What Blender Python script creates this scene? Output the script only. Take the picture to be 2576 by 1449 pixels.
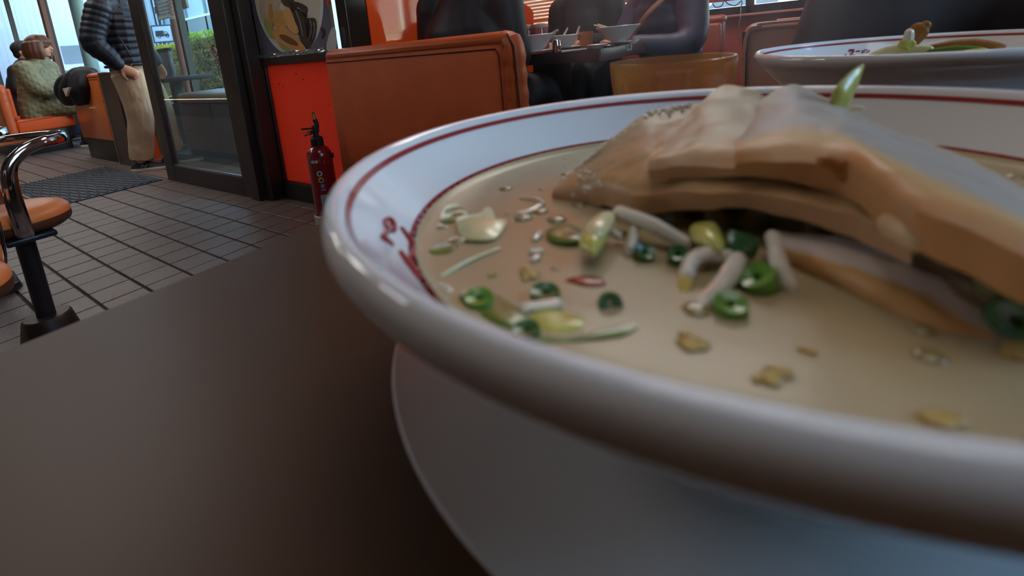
import bpy, bmesh, math, random
from mathutils import Vector, Matrix, noise as mnoise
random.seed(7)
for o in list(bpy.data.objects): bpy.data.objects.remove(o)
SC = bpy.context.scene
COL = SC.collection
PI = math.pi

# ------------------------------------------------------------------ camera
H = 0.823                                   # lens height above the floor
FF = Vector((-0.60506, 0.77028, -0.20143))  # viewing direction
RR = Vector((0.79473, 0.59956, -0.09450))   # right
DD = Vector((0.04798, -0.21726, -0.97493))  # down
CAM = Vector((0, 0, H))
FPX, PX, PY = 1254.9, 1204.3, 362.74        # focal length and optical centre on the 2576 x 1449 frame
cam = bpy.data.cameras.new('camera'); camo = bpy.data.objects.new('camera', cam); COL.objects.link(camo)
R3 = Matrix((RR, -DD, -FF)).transposed()
camo.matrix_world = Matrix.Translation(CAM) @ R3.to_4x4()
cam.sensor_width = 36; cam.lens = FPX / 2576 * 36
cam.shift_x = (1288 - PX) / 2576; cam.shift_y = (PY - 724.5) / 2576
cam.clip_start = 0.005; cam.clip_end = 300
cam.dof.use_dof = True; cam.dof.focus_distance = 2.2; cam.dof.aperture_fstop = 13.0
SC.camera = camo

# ------------------------------------------------------------------ world, sun, lamps, exposure
W = bpy.data.worlds.new('world'); SC.world = W; W.use_nodes = True
nt = W.node_tree; nt.nodes.clear()
sky = nt.nodes.new('ShaderNodeTexSky'); sky.sky_type = 'NISHITA'; sky.sun_disc = False
SUN_EL = math.radians(37)
sky.sun_elevation = SUN_EL; sky.sun_rotation = 4.17; sky.air_density = 1.2; sky.dust_density = 1.0
bg = nt.nodes.new('ShaderNodeBackground'); bg.inputs[1].default_value = 3.2
out = nt.nodes.new('ShaderNodeOutputWorld')
nt.links.new(sky.outputs[0], bg.inputs[0]); nt.links.new(bg.outputs[0], out.inputs[0])
sl = bpy.data.lights.new('sun', 'SUN'); sl.energy = 7.0; sl.angle = 0.009; sl.color = (1.0, 0.90, 0.74)
so = bpy.data.objects.new('sun', sl); COL.objects.link(so)
so.rotation_euler = Vector((-.70, -.42, .62)).to_track_quat('Z', 'Y').to_euler()
LAMP_W = 9.0
SC.view_settings.view_transform = 'Standard'; SC.view_settings.look = 'None'
SC.view_settings.gamma = 1.0; SC.view_settings.use_curve_mapping = False
SC.view_settings.exposure = 0.0
SC.cycles.max_bounces = 10; SC.cycles.transparent_max_bounces = 24
SC.cycles.diffuse_bounces = 4; SC.cycles.glossy_bounces = 4; SC.cycles.transmission_bounces = 8
SC.cycles.caustics_reflective = False; SC.cycles.caustics_refractive = False
SC.cycles.sample_clamp_indirect = 4.0
try: SC.cycles.use_denoising = True
except Exception: pass

# ------------------------------------------------------------------ picture point -> place in the room
def ray(x, y): return (FF + RR * ((x - PX) / FPX) + DD * ((y - PY) / FPX))
def onz(x, y, z): d = ray(x, y); return CAM + d * ((z - H) / d.z)
def onY(x, y, Y): d = ray(x, y); return CAM + d * (Y / d.y)
def onX(x, y, X): d = ray(x, y); return CAM + d * (X / d.x)
def atD(x, y, D): return CAM + ray(x, y) * D

# ------------------------------------------------------------------ materials
def lin(c):
    r = []
    for v in c[:3]:
        v = v / 255.0
        r.append(v / 12.92 if v <= 0.04045 else ((v + 0.055) / 1.055) ** 2.4)
    return (*r, 1.0)
MATS = {}
def M(name, col, rough=0.5, metal=0.0, spec=0.5, noise=None, bump=None, coat=0.0, trans=0.0, sss=0.0, sss_r=0.01, ior=1.45, emit=None, col2=None, stretch=None, coat_rough=0.05):
    """procedural principled material; noise = (scale, amount), bump = (scale, strength)"""
    m = bpy.data.materials.new(name); m.use_nodes = True; n = m.node_tree.nodes; l = m.node_tree.links
    b = n['Principled BSDF']
    b.inputs['Roughness'].default_value = rough; b.inputs['Metallic'].default_value = metal
    b.inputs['Specular IOR Level'].default_value = spec; b.inputs['IOR'].default_value = ior
    b.inputs['Coat Weight'].default_value = coat; b.inputs['Coat Roughness'].default_value = coat_rough
    b.inputs['Transmission Weight'].default_value = trans
    if sss: 
        b.inputs['Subsurface Weight'].default_value = sss; b.inputs['Subsurface Radius'].default_value = (1, .6, .35); b.inputs['Subsurface Scale'].default_value = sss_r
    c = lin(col); b.inputs['Base Color'].default_value = c
    tc = None
    if noise or bump:
        tc = n.new('ShaderNodeTexCoord'); src = tc.outputs['Object']
        if stretch:
            mp = n.new('ShaderNodeMapping'); mp.inputs['Scale'].default_value = stretch; l.new(src, mp.inputs[0]); src = mp.outputs[0]
    if noise:
        nz = n.new('ShaderNodeTexNoise'); nz.inputs['Scale'].default_value = noise[0]; nz.inputs['Detail'].default_value = 5
        l.new(src, nz.inputs['Vector'])
        rp = n.new('ShaderNodeValToRGB'); rp.color_ramp.elements[0].position = 0.32; rp.color_ramp.elements[1].position = 0.68
        a = noise[1]
        c2 = lin(col2) if col2 else tuple(min(1, v * (1 - a)) for v in c[:3]) + (1,)
        rp.color_ramp.elements[0].color = c2; rp.color_ramp.elements[1].color = c
        l.new(nz.outputs['Fac'], rp.inputs[0]); l.new(rp.outputs[0], b.inputs['Base Color'])
    if bump:
        nb = n.new('ShaderNodeTexNoise'); nb.inputs['Scale'].default_value = bump[0]; nb.inputs['Detail'].default_value = 4
        l.new(src, nb.inputs['Vector'])
        bp = n.new('ShaderNodeBump'); bp.inputs['Strength'].default_value = bump[1]; bp.inputs['Distance'].default_value = bump[2] if len(bump) > 2 else 0.002
        l.new(nb.outputs['Fac'], bp.inputs['Height']); l.new(bp.outputs[0], b.inputs['Normal'])
    if emit:
        b.inputs['Emission Color'].default_value = lin(emit[0]); b.inputs['Emission Strength'].default_value = emit[1]
    MATS[name] = m
    return m
def schlick(n, l, f0):
    """reflectance of a clear surface, the same from either side"""
    lw = n.new('ShaderNodeLayerWeight'); lw.inputs['Blend'].default_value = .5
    p = n.new('ShaderNodeMath'); p.operation = 'POWER'; p.inputs[1].default_value = 5; l.new(lw.outputs['Facing'], p.inputs[0])
    a = n.new('ShaderNodeMath'); a.operation = 'MULTIPLY_ADD'; a.inputs[1].default_value = 1 - f0; a.inputs[2].default_value = f0; l.new(p.outputs[0], a.inputs[0])
    return a.outputs[0]
def glass_mat(name, tint, rough=0.0, ior=1.5, refl=1.0, haze=0.0):
    m = bpy.data.materials.new(name); m.use_nodes = True; n = m.node_tree.nodes; l = m.node_tree.links; n.clear()
    o = n.new('ShaderNodeOutputMaterial'); mx = n.new('ShaderNodeMixShader'); t = n.new('ShaderNodeBsdfTransparent'); g = n.new('ShaderNodeBsdfGlossy')
    f = schlick(n, l, .04)
    mu = n.new('ShaderNodeMath'); mu.operation = 'MULTIPLY'; mu.inputs[1].default_value = refl
    t.inputs[0].default_value = lin(tint); g.inputs['Roughness'].default_value = rough
    l.new(f, mu.inputs[0]); l.new(mu.outputs[0], mx.inputs[0])
    if haze:
        d = n.new('ShaderNodeBsdfDiffuse'); d.inputs[0].default_value = (.8, .85, .9, 1); m2 = n.new('ShaderNodeMixShader'); m2.inputs[0].default_value = haze
        l.new(t.outputs[0], m2.inputs[1]); l.new(d.outputs[0], m2.inputs[2]); l.new(m2.outputs[0], mx.inputs[1])
    else: l.new(t.outputs[0], mx.inputs[1])
    l.new(g.outputs[0], mx.inputs[2]); l.new(mx.outputs[0], o.inputs[0])
    return m

# ------------------------------------------------------------------ mesh building
def spl(pts, n=6, closed=False):
    """Catmull-Rom through pts, n steps per span"""
    P = [Vector(p) for p in pts]; out = []
    N = len(P)
    for i in range(N if closed else N - 1):
        g = (lambda k: P[k % N]) if closed else (lambda k: P[max(0, min(N - 1, k))])
        p0, p1, p2, p3 = g(i - 1), g(i), g(i + 1), g(i + 2)
        for j in range(n):
            t = j / n
            out.append(0.5 * ((2 * p1) + (p2 - p0) * t + (2 * p0 - 5 * p1 + 4 * p2 - p3) * t * t + (3 * p1 - p0 - 3 * p2 + p3) * t ** 3))
    if not closed: out.append(P[-1].copy())
    return out
def lerpl(vals, n, count):
    out = []
    for i in range(len(vals) - 1):
        for j in range(n): out.append(vals[i] + (vals[i + 1] - vals[i]) * j / n)
    out.append(vals[-1]); return out[:count] if len(out) >= count else out + [vals[-1]] * (count - len(out))
class MB:
    def __init__(s): s.v = []; s.f = []
    def add(s, vs, fs):
        b = len(s.v); s.v += [Vector(v) for v in vs]; s.f += [tuple(b + i for i in f) for f in fs]; return s
    def box(s, a, b):
        x0, y0, z0 = a; x1, y1, z1 = b
        return s.add([(x0,y0,z0),(x1,y0,z0),(x1,y1,z0),(x0,y1,z0),(x0,y0,z1),(x1,y0,z1),(x1,y1,z1),(x0,y1,z1)],
                     [(0,3,2,1),(4,5,6,7),(0,1,5,4),(1,2,6,5),(2,3,7,6),(3,0,4,7)])
    def obox(s, c, ax, ay, az):
        c, ax, ay, az = map(Vector, (c, ax, ay, az))
        vs = [c + ax * i + ay * j + az * k for k in (-1, 1) for (i, j) in ((-1,-1),(1,-1),(1,1),(-1,1))]
        return s.add(vs, [(0,3,2,1),(4,5,6,7),(0,1,5,4),(1,2,6,5),(2,3,7,6),(3,0,4,7)])
    def ring_loft(s, rings, caps=True, closed=False):
        n = len(rings[0]); vs = [p for r in rings for p in r]; fs = []
        m = len(rings)
        for i in range(m if closed else m - 1):
            k = (i + 1) % m
            for j in range(n): fs.append((i*n+j, i*n+(j+1)%n, k*n+(j+1)%n, k*n+j))
        if caps and not closed: fs.append(tuple(reversed(range(n)))); fs.append(tuple(range((m-1)*n, m*n)))
        return s.add(vs, fs)
    def tube(s, pts, r, n=8, caps=True, side=None, flat=1.0, closed=False, round_end=False, side0=None):
        """sweep; r number or list; side = fixed side vector, flat = radius factor across it"""
        P = [Vector(p) for p in pts]; R = list(r) if isinstance(r, (list, tuple)) else [r] * len(P)
        if round_end:
            d0 = (P[0] - P[1]).normalized(); d1 = (P[-1] - P[-2]).normalized()
            pre = [(P[0] + d0 * R[0] * math.sin(a), R[0] * math.cos(a)) for a in (1.45, 1.1, .7, .35)]
            post = [(P[-1] + d1 * R[-1] * math.sin(a), R[-1] * math.cos(a)) for a in (.35, .7, 1.1, 1.45)]
            P = [p for p, _ in pre] + P + [p for p, _ in post]; R = [x for _, x in pre] + R + [x for _, x in post]
        rings = []; up = None
        N = len(P)
        for i in range(N):
            if closed: t = P[(i+1) % N] - P[i-1]
            else: t = P[min(i+1, N-1)] - P[max(i-1, 0)]
            t.normalize()
            if side is not None: a = Vector(side)
            elif up is None and side0 is not None: a = Vector(side0)
            elif up is None: a = Vector((0,0,1)) if abs(t.z) < .9 else Vector((1,0,0))
            else: a = up
            a = (a - t * a.dot(t)).normalized(); b = t.cross(a); up = a
            rings.append([P[i] + a * (R[i] * math.cos(2*PI*k/n)) + b * (R[i] * flat * math.sin(2*PI*k/n)) for k in range(n)])
        return s.ring_loft(rings, caps, closed)
    def lathe(s, prof, n=48, c=(0,0,0), cap=False):
        c = Vector(c); rings = [[c + Vector((r*math.cos(2*PI*k/n), r*math.sin(2*PI*k/n), z)) for k in range(n)] for r, z in prof]
        return s.ring_loft(rings, cap)
    def ball(s, c, r, n=12, m=8, rot=None):
        r = (r, r, r) if isinstance(r, (int, float)) else r; c = Vector(c)
        rings = []
        for i in range(m + 1):
            th = 0.02 + (PI - .04) * i / m
            ring = [Vector((r[0]*math.sin(th)*math.cos(2*PI*k/n), r[1]*math.sin(th)*math.sin(2*PI*k/n), -r[2]*math.cos(th))) for k in range(n)]
            rings.append([c + ((rot @ p) if rot else p) for p in ring])
        return s.ring_loft(rings)
    def prism(s, poly, nrm):
        """polygon (3-D points, in order) extruded by the vector nrm"""
        P = [Vector(p) for p in poly]; q = Vector(nrm); n = len(P)
        return s.add(P + [p + q for p in P], [tuple(reversed(range(n))), tuple(range(n, 2*n))] + [(i, (i+1)%n, n+(i+1)%n, n+i) for i in range(n)])
    def slab(s, top, thick):
        """top = grid rows of points; solid of given thickness (vector or function(i,j)) underneath"""
        nu, nv = len(top), len(top[0]); T = thick if callable(thick) else (lambda i, j: Vector(thick))
        vs = [p for r in top for p in r] + [top[i][j] - T(i, j) for i in range(nu) for j in range(nv)]
        o = nu * nv; fs = []
        for i in range(nu - 1):
            for j in range(nv - 1):
                a, b, c, d = i*nv+j, i*nv+j+1, (i+1)*nv+j+1, (i+1)*nv+j
                fs += [(a, b, c, d), (o+d, o+c, o+b, o+a)]
        for i in range(nu - 1):
            fs += [(i*nv, (i+1)*nv, o+(i+1)*nv, o+i*nv), ((i+1)*nv+nv-1, i*nv+nv-1, o+i*nv+nv-1, o+(i+1)*nv+nv-1)]
        for j in range(nv - 1):
            fs += [(j+1, j, o+j, o+j+1), ((nu-1)*nv+j, (nu-1)*nv+j+1, o+(nu-1)*nv+j+1, o+(nu-1)*nv+j)]
        return s.add(vs, fs)
    def mesh(s, name, smooth=35, bevel=0, seg=2, off=(0,0,0), fixn=True):
        me = bpy.data.meshes.new(name); o = Vector(off)
        me.from_pydata([tuple(v - o) for v in s.v], [], s.f)
        if fixn or bevel:
            bm = bmesh.new(); bm.from_mesh(me)
            if fixn: bmesh.ops.recalc_face_normals(bm, faces=bm.faces)
            if bevel:
                es = [e for e in bm.edges if len(e.link_faces) == 2 and e.calc_face_angle(0) > 0.5]
                bmesh.ops.bevel(bm, geom=es, offset=bevel, segments=seg, profile=.5, affect='EDGES', clamp_overlap=True)
            bm.to_mesh(me); bm.free()
        if smooth:
            me.polygons.foreach_set('use_smooth', [True] * len(me.polygons)); me.set_sharp_from_angle(angle=math.radians(smooth))
        me.update(); return me
def tag(o, label=None, cat=None, group=None, kind=None):
    if label: o['label'] = label
    if cat: o['category'] = cat
    if group: o['group'] = group
    if kind: o['kind'] = kind
    return o
def thing(name, loc, label, cat, group=None):
    e = bpy.data.objects.new(name, None); e.location = Vector(loc); e.empty_display_size = .05; COL.objects.link(e)
    return tag(e, label, cat, group)
WLOC = {}
def wloc(o):
    p = Vector((0,0,0))
    while o: p = p + o.location; o = o.parent
    return p
def obj(name, mb, mat, parent=None, smooth=35, bevel=0, seg=2, local=False, label=None, kind=None):
    """one mesh object; coordinates are room coordinates unless local"""
    off = Vector((0,0,0)) if (local or parent is None) else wloc(parent)
    me = mb.mesh(name, smooth, bevel, seg, off) if isinstance(mb, MB) else mb
    if not isinstance(mb, MB) and off.length > 0: me.transform(Matrix.Translation(-off))
    me.materials.append(mat)
    o = bpy.data.objects.new(name, me); COL.objects.link(o)
    if parent is not None: o.parent = parent
    if label: o['label'] = label
    if kind: o['kind'] = kind
    return o
def struct(name, mb, mat, **k):
    o = obj(name, mb, mat, **k); o['kind'] = 'structure'; return o
def base(o, loc):
    """put the origin of a single-mesh thing at loc"""
    o.data.transform(Matrix.Translation(-Vector(loc))); o.location = Vector(loc); return o
def dup(root, loc=None, rz=None, label=None):
    r = root.copy(); COL.objects.link(r)
    if loc is not None: r.location = Vector(loc)
    if rz is not None: r.rotation_euler = (0, 0, rz)
    if label: r['label'] = label
    for ch in list(root.children):
        c = ch.copy(); COL.objects.link(c); c.parent = r
        for g in list(ch.children):
            d = g.copy(); COL.objects.link(d); d.parent = c
    return r
def voxel(mb, size, smooth=4, name='body'):
    """union of overlapping closed pieces as one continuous smooth surface"""
    me = mb.mesh(name + '_raw', smooth=0)
    o = bpy.data.objects.new('tmp', me); COL.objects.link(o)
    r = o.modifiers.new('r', 'REMESH'); r.mode = 'VOXEL'; r.voxel_size = size; r.use_smooth_shade = True
    if smooth:
        s = o.modifiers.new('s', 'SMOOTH'); s.factor = .5; s.iterations = smooth
    dg = bpy.context.evaluated_depsgraph_get(); dg.update()
    m2 = bpy.data.meshes.new_from_object(o.evaluated_get(dg)); bpy.data.objects.remove(o); bpy.data.meshes.remove(me)
    m2.polygons.foreach_set('use_smooth', [True] * len(m2.polygons)); m2.name = name
    return m2
def sub(pts, r, n, ripple=0, step=.05):
    """densify a path with radii; ripple adds quilted rows every `step` metres"""
    P = spl(pts, n); Rr = lerpl(list(r), n, len(P))
    if ripple:
        s = 0; o = []
        for i, p in enumerate(P):
            if i: s += (P[i] - P[i-1]).length
            o.append(Rr[i] * (1 - ripple + ripple * abs(math.sin(PI * s / step)) ** .6))
        Rr = o
    return P, Rr

# ================================================================== MATERIALS
m_tile = M('floor_tile', (112, 97, 92), .36, spec=.45, noise=(60, .22), bump=(170, .55, .003))
m_grout = M('grout', (44, 36, 33), .8, noise=(30, .3))
m_red = bpy.data.materials.new('red_acrylic')
m_darkframe = M('dark_brown_metal', (47, 34, 33), .38, spec=.5, noise=(8, .15))
m_black = M('black_paint', (22, 20, 22), .5)
m_darkwood = M('dark_wood', (62, 44, 38), .4, noise=(10, .25), stretch=(1, 12, 1))
m_lam = M('orange_laminate', (222, 80, 34), .06, spec=.38)
m_orange = M('orange_vinyl', (196, 88, 40), .42, spec=.45, noise=(9, .12), bump=(220, .12, .001))
m_orange_dk = M('burnt_orange_vinyl', (222, 106, 58), .45, spec=.4, noise=(6, .16), bump=(260, .15, .001))
m_orange_bright = M('bright_orange_vinyl', (214, 84, 34), .4, spec=.45, noise=(9, .1), bump=(220, .1, .001))
m_seam = M('seam_dark', (70, 32, 20), .7)
m_panel_or = M('orange_board', (206, 104, 46), .3, spec=.5, noise=(5, .08), coat=.2)
m_ceil = M('ceiling_board', (196, 194, 188), .8, noise=(3, .05))
m_wallb = M('wall_paint', (104, 84, 70), .8, noise=(2, .06))
m_steel = M('brushed_steel', (190, 190, 192), .25, metal=1)
m_chrome = M('chrome', (205, 205, 210), .08, metal=1)
m_alu = M('aluminium', (170, 172, 175), .35, metal=1)
m_glass = glass_mat('window_glass', (236, 243, 244), refl=1.0, haze=.02)
m_glass2 = glass_mat('door_glass', (222, 234, 234), refl=1.1, haze=.04)
m_white = M('white_paint', (225, 226, 228), .5)
m_black_vinyl = M('black_plinth', (24, 22, 26), .45)
m_mat = M('mat_rubber', (44, 52, 62), .6, noise=(25, .2))
m_porc = M('porcelain', (226, 224, 222), .06, spec=.55, coat=.3)
m_redglaze = M('red_glaze', (150, 52, 50), .15)
n_ = m_red; n_.use_nodes = True
_n = n_.node_tree.nodes; _l = n_.node_tree.links; _b = _n['Principled BSDF']
_b.inputs['Base Color'].default_value = lin((206, 60, 44)); _b.inputs['Roughness'].default_value = .3
_t = _n.new('ShaderNodeBsdfTranslucent'); _t.inputs[0].default_value = lin((232, 116, 88))
_m = _n.new('ShaderNodeMixShader'); _m.inputs[0].default_value = .55
_l.new(_b.outputs[0], _m.inputs[1]); _l.new(_t.outputs[0], _m.inputs[2]); _l.new(_m.outputs[0], _n['Material Output'].inputs[0])

# ================================================================== ROOM SHELL
XL, XR, YB, ZC = -18.5, 1.08, -3.2, 3.15
TS = 0.1486; TX0, TY0 = -2.962, 0.456
fl = struct('floor', MB().box((XL, YB, -.06), (XR, 4.5, -.006)), m_grout, smooth=0)
def pix(p):
    v = Vector(p) - CAM; z = v.dot(FF)
    return (PX + FPX * v.dot(RR) / z, PY + FPX * v.dot(DD) / z) if z > .05 else (-9999, -9999)
cells = []
for i in range(-70, 14):
    for j in range(-9, 10):
        x0 = TX0 + i * TS; y0 = TY0 + j * TS
        if x0 < -13 or x0 > -.9 or y0 > 2.95 or y0 < -.9: continue
        q = [pix((x0 + a * TS, y0 + b * TS, 0)) for a, b in ((0,0),(1,0),(1,1),(0,1))]
        ar = abs(sum(q[k][0]*q[(k+1)%4][1] - q[(k+1)%4][0]*q[k][1] for k in range(4))) / 2
        cx = sum(a for a, b in q) / 4; cy = sum(b for a, b in q) / 4
        vis = -20 < cx < 880 and 250 < cy < 930 and cy < 935 - .40 * cx and ar > 90 and not (y0 > 1.55 and x0 > -4.2)
        cells.append((ar if vis else 0, x0, y0))
cells.sort(reverse=True)
tb = MB(); jx, jy, e = .0026, .0046, .0022
def tile_geo(mb, x, y, z=0.0):
    a, b, c, d = x + jx, x + TS - jx, y + jy, y + TS - jy
    mb.add([(a,c,z-.007),(b,c,z-.007),(b,d,z-.007),(a,d,z-.007),(a,c,z-e),(b,c,z-e),(b,d,z-e),(a,d,z-e),(a+e,c+e,z),(b-e,c+e,z),(b-e,d-e,z),(a+e,d-e,z)],
           [(8,9,10,11)] + [(k,(k+1)%4,4+(k+1)%4,4+k) for k in range(4)] + [(4+k,4+(k+1)%4,8+(k+1)%4,8+k) for k in range(4)])
tile_geo(tb, 0, 0); tme = tb.mesh('tile', smooth=0, fixn=False); tme.materials.append(m_tile)
rest = MB()
for k, (ar, x, y) in enumerate(cells):
    dz = random.uniform(-.0008, .0008)
    if k < 300 and ar > 0:
        o = bpy.data.objects.new('tile', tme); COL.objects.link(o); o.location = (x, y, dz); o.parent = fl
    else: tile_geo(rest, x, y, dz)
obj('tiling', rest, m_tile, fl, smooth=0, kind='stuff')
struct('ceiling', MB().box((XL, YB, ZC), (XR, 4.5, ZC + .1)), m_ceil, smooth=0)
struct('trim_1', MB().box((XL, 3.0, ZC + .1), (XR, 3.2, ZC + .2)), m_white, smooth=0)      # roof and eaves
struct('wall_left', MB().box((XL - .1, YB, 0), (XL, 3.0, ZC)), m_wallb, smooth=0)
struct('wall_right', MB().box((XR, YB, 0), (XR + .1, .3, ZC)).box((XR, .3, 0), (XR + .1, 1.2, .95)).box((XR, .3, 2.05), (XR + .1, 1.2, ZC)).box((XR, 1.2, 0), (XR + .1, 4.5, ZC)), m_wallb, smooth=0)
struct('wall_back', MB().box((XL, YB - .1, 0), (XR, YB, ZC)), m_wallb, smooth=0)
# window wall of the left booths (Y = 3.0)
struct('wall_window_left', MB().box((XL, 3.0, 0), (-2.05, 3.08, .30)).box((XL, 3.0, 3.05), (-5.5, 3.08, ZC)).box((-5.5, 3.0, 2.30), (-2.05, 3.08, ZC)), m_darkframe, smooth=0)
def window(n, x0, x1, y, z0, z1, mat_f, posts, fw=.05):
    f = MB(); f.box((x0, y - .03, z0), (x1, y + .05, z0 + fw)).box((x0, y - .03, z1 - fw), (x1, y + .05, z1))
    for p in posts: f.box((p - fw / 2, y - .03, z0), (p + fw / 2, y + .05, z1))
    w = struct('window_%d' % n, f, mat_f, smooth=0)
    for a, b in zip(posts[:-1], posts[1:]):
        obj('pane', MB().box((a, y + .005, z0 + fw), (b, y + .011, z1 - fw)), m_glass, w, smooth=0)
    return w
w1 = window(1, XL, -5.5, 3.0, .30, 3.05, m_darkframe, [XL, -15.6, -12.75, -9.9, -8.2, -7.05, -5.5], .07)
w2 = window(2, -5.5, -2.05, 3.0, .05, 2.30, m_darkframe, [-5.5, -4.4, -3.2, -2.05], .07)
m_mull = M('brown_post', (122, 84, 66), .5, noise=(6, .12), stretch=(1, 1, .1))
struct('trim_2', MB().box((-12.86, 2.93, 0), (-12.70, 3.0, 3.1)), m_mull, smooth=0, bevel=.006)
# low board and jamb left of the doorway
struct('wall_jamb', MB().box((-5.585, 1.58, 0), (-5.22, 1.64, .865)), m_darkwood, smooth=0, bevel=.004)
struct('trim_3', MB().box((-5.60, 1.575, 0), (-5.585, 1.645, .87)), m_alu, smooth=0)
struct('wall_vestibule_left', MB().box((-5.53, 1.65, .0), (-5.47, 2.02, .9)), m_lam, smooth=0, bevel=.004)
struct('trim_4', MB().box((-5.30, 1.55, 2.25), (-1.98, 1.66, ZC)), m_darkframe, smooth=0)    # door head
# frame post, red panel, rails, corner post right of the door
struct('trim_5', MB().box((-2.955, 1.46, 0), (-2.865, 1.62, 2.3)).box((-2.855, 1.50, 0), (-2.785, 1.62, 2.3)), m_darkframe, smooth=0, bevel=.004)
wf = struct('wall_front', MB().box((-2.80, 1.575, .80), (-2.0, 1.63, .846)).box((-2.80, 1.59, 1.58), (-2.0, 1.63, 2.26)).box((-2.80, 1.585, .10), (-2.765, 1.625, .81)), m_darkwood, smooth=0, bevel=.003)
rp = obj('red_panel', MB().box((-2.79, 1.60, .10), (-2.03, 1.606, .81)), m_red, wf, smooth=0, label='glowing translucent red panel')
m_scuff = M('scuff', (96, 14, 10), .7)
sc = MB()
for (x, y, dx, dy) in ((712, 215, 1, 7), (686, 288, 4, -3), (680, 296, 1, 6), (742, 185, 5, 1), (760, 200, 5, -1), (700, 213, 5, -1), (826, 262, 1, 3)):
    a = onY(x, y, 1.5985); b = onY(x + dx, y + dy, 1.5985); c = (b - a).normalized().cross(Vector((0, 1, 0))) * .003
    sc.prism([a - c, b - c * .5, b + c * .5, a + c], (0, .0005, 0))
obj('scuff_marks', sc, m_scuff, wf, smooth=0)
struct('baseboard_front', MB().box((-2.79, 1.565, 0), (-2.0, 1.61, .105)), m_black, smooth=0, bevel=.003)
struct('trim_6', MB().box((-2.06, 1.60, 0), (-1.985, 1.73, ZC)), M('post_gloss', (44, 34, 32), .18, spec=.6), smooth=0, bevel=.004)
struct('wall_side', MB().box((-2.04, 1.73, 0), (-1.98, 4.5, ZC)), m_lam, smooth=0)
# right window wall (Y = 4.5)
m_salmon = M('salmon_wall', (176, 92, 72), .5, noise=(3, .08))
struct('wall_window_right', MB().box((-2.04, 4.5, 0), (XR, 4.62, .82)).box((-2.04, 4.5, 2.3), (XR, 4.62, ZC)), m_salmon, smooth=0)
struct('trim_7', MB().box((-1.98, 4.44, .818), (XR, 4.62, .836)), M('sill', (214, 150, 128), .35), smooth=0, bevel=.004)
w3 = window(3, -1.98, XR, 4.5, .836, 2.30, m_darkframe, [-1.98, -.72, .5, XR], .06)
f5 = MB()
for z in (.95, 1.99): f5.box((XR - .02, .3, z), (XR + .1, 1.2, z + .06))
for y in (.3, .72, 1.14): f5.box((XR - .02, y, .95), (XR + .1, y + .06, 2.05))
w5 = struct('window_4', f5, m_darkframe, smooth=0)
for y in (.36, .78): obj('pane', MB().box((XR + .04, y, 1.01), (XR + .046, y + .36, 1.99)), m_glass, w5, smooth=0)

# sliding door leaf
dr = struct('door_1', MB().box((-4.245, 1.48, 0), (-4.10, 1.525, 2.22)).box((-3.075, 1.48, 0), (-2.955, 1.525, 2.22)).box((-4.10, 1.48, .0), (-3.075, 1.525, .125)).box((-4.10, 1.48, 2.1), (-3.075, 1.525, 2.22)), m_darkframe, smooth=0, bevel=.003)
obj('pane', MB().box((-4.10, 1.50, .125), (-3.075, 1.506, 2.1)), m_glass2, dr, smooth=0)
obj('edge_strip', MB().box((-4.262, 1.485, 0), (-4.245, 1.52, 2.22)), M('grey_strip', (108, 110, 108), .4), dr, smooth=0)
obj('glazing_bead', MB().box((-4.10, 1.488, .125), (-3.075, 1.498, .134)).box((-3.085, 1.488, .134), (-3.075, 1.498, 2.1)), m_alu, dr, smooth=0)
# no-smoking sticker on the glass: ring, bar and two lines of lettering
st = MB(); c0 = onY(541, 127, 1.499)
ux, uz = Vector((1, 0, 0)), Vector((0, 0, 1))
st.tube([c0 + ux * .034 * math.cos(a) + uz * .034 * math.sin(a) for a in [k * PI / 12 for k in range(24)]], .004, 6, closed=True)
st.tube([c0 - ux * .024 + uz * .024, c0 + ux * .024 - uz * .024], .004, 6)
for k in range(5): st.box((c0.x - .035 + k * .015, 1.4985, c0.z - .066), (c0.x - .025 + k * .015, 1.4995, c0.z - .054))
st.box((c0.x - .03, 1.4985, c0.z - .078), (c0.x + .03, 1.4995, c0.z - .073))
obj('no_smoking_sticker', st, M('sticker_red', (150, 70, 66), .5), dr, smooth=0, label='round red no-smoking mark')

# wide unseen ceiling panels, added for soft overhead light
m_tube = M('lamp_diffuser', (250, 250, 250), .5, emit=((255, 250, 244), 6.6))
m_tube_dim = M('lamp_diffuser_dim', (250, 250, 250), .5, emit=((250, 246, 242), 2.0))
def lamp(x, y, n, w=.8, d=.55, mt=None):
    t = thing('added_lamp_panel', (x, y, ZC), 'added white ceiling lamp panel %s' % n, 'lamp')
    obj('housing', MB().box((x - w - .04, y - d - .04, ZC - .03), (x + w + .04, y + d + .04, ZC)), m_white, t, smooth=0, bevel=.006)
    obj('diffuser', MB().box((x - w, y - d, ZC - .045), (x + w, y + d, ZC - .028)), mt or m_tube, t, smooth=0)
for x, y, n in ((-5.4, .5, 'above the dark door mat'), (-8.4, 1.9, 'above the seated woman'), (-11.5, .8, 'at the far left end of the room'),
                (.25, .30, 'above the foreground table'), (-3.4, 2.3, 'inside the entrance vestibule'), (-1.0, 3.2, 'above the numbered table')):
    lamp(x, y, n, mt=m_tube_dim if x > -.2 else None)

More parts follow.
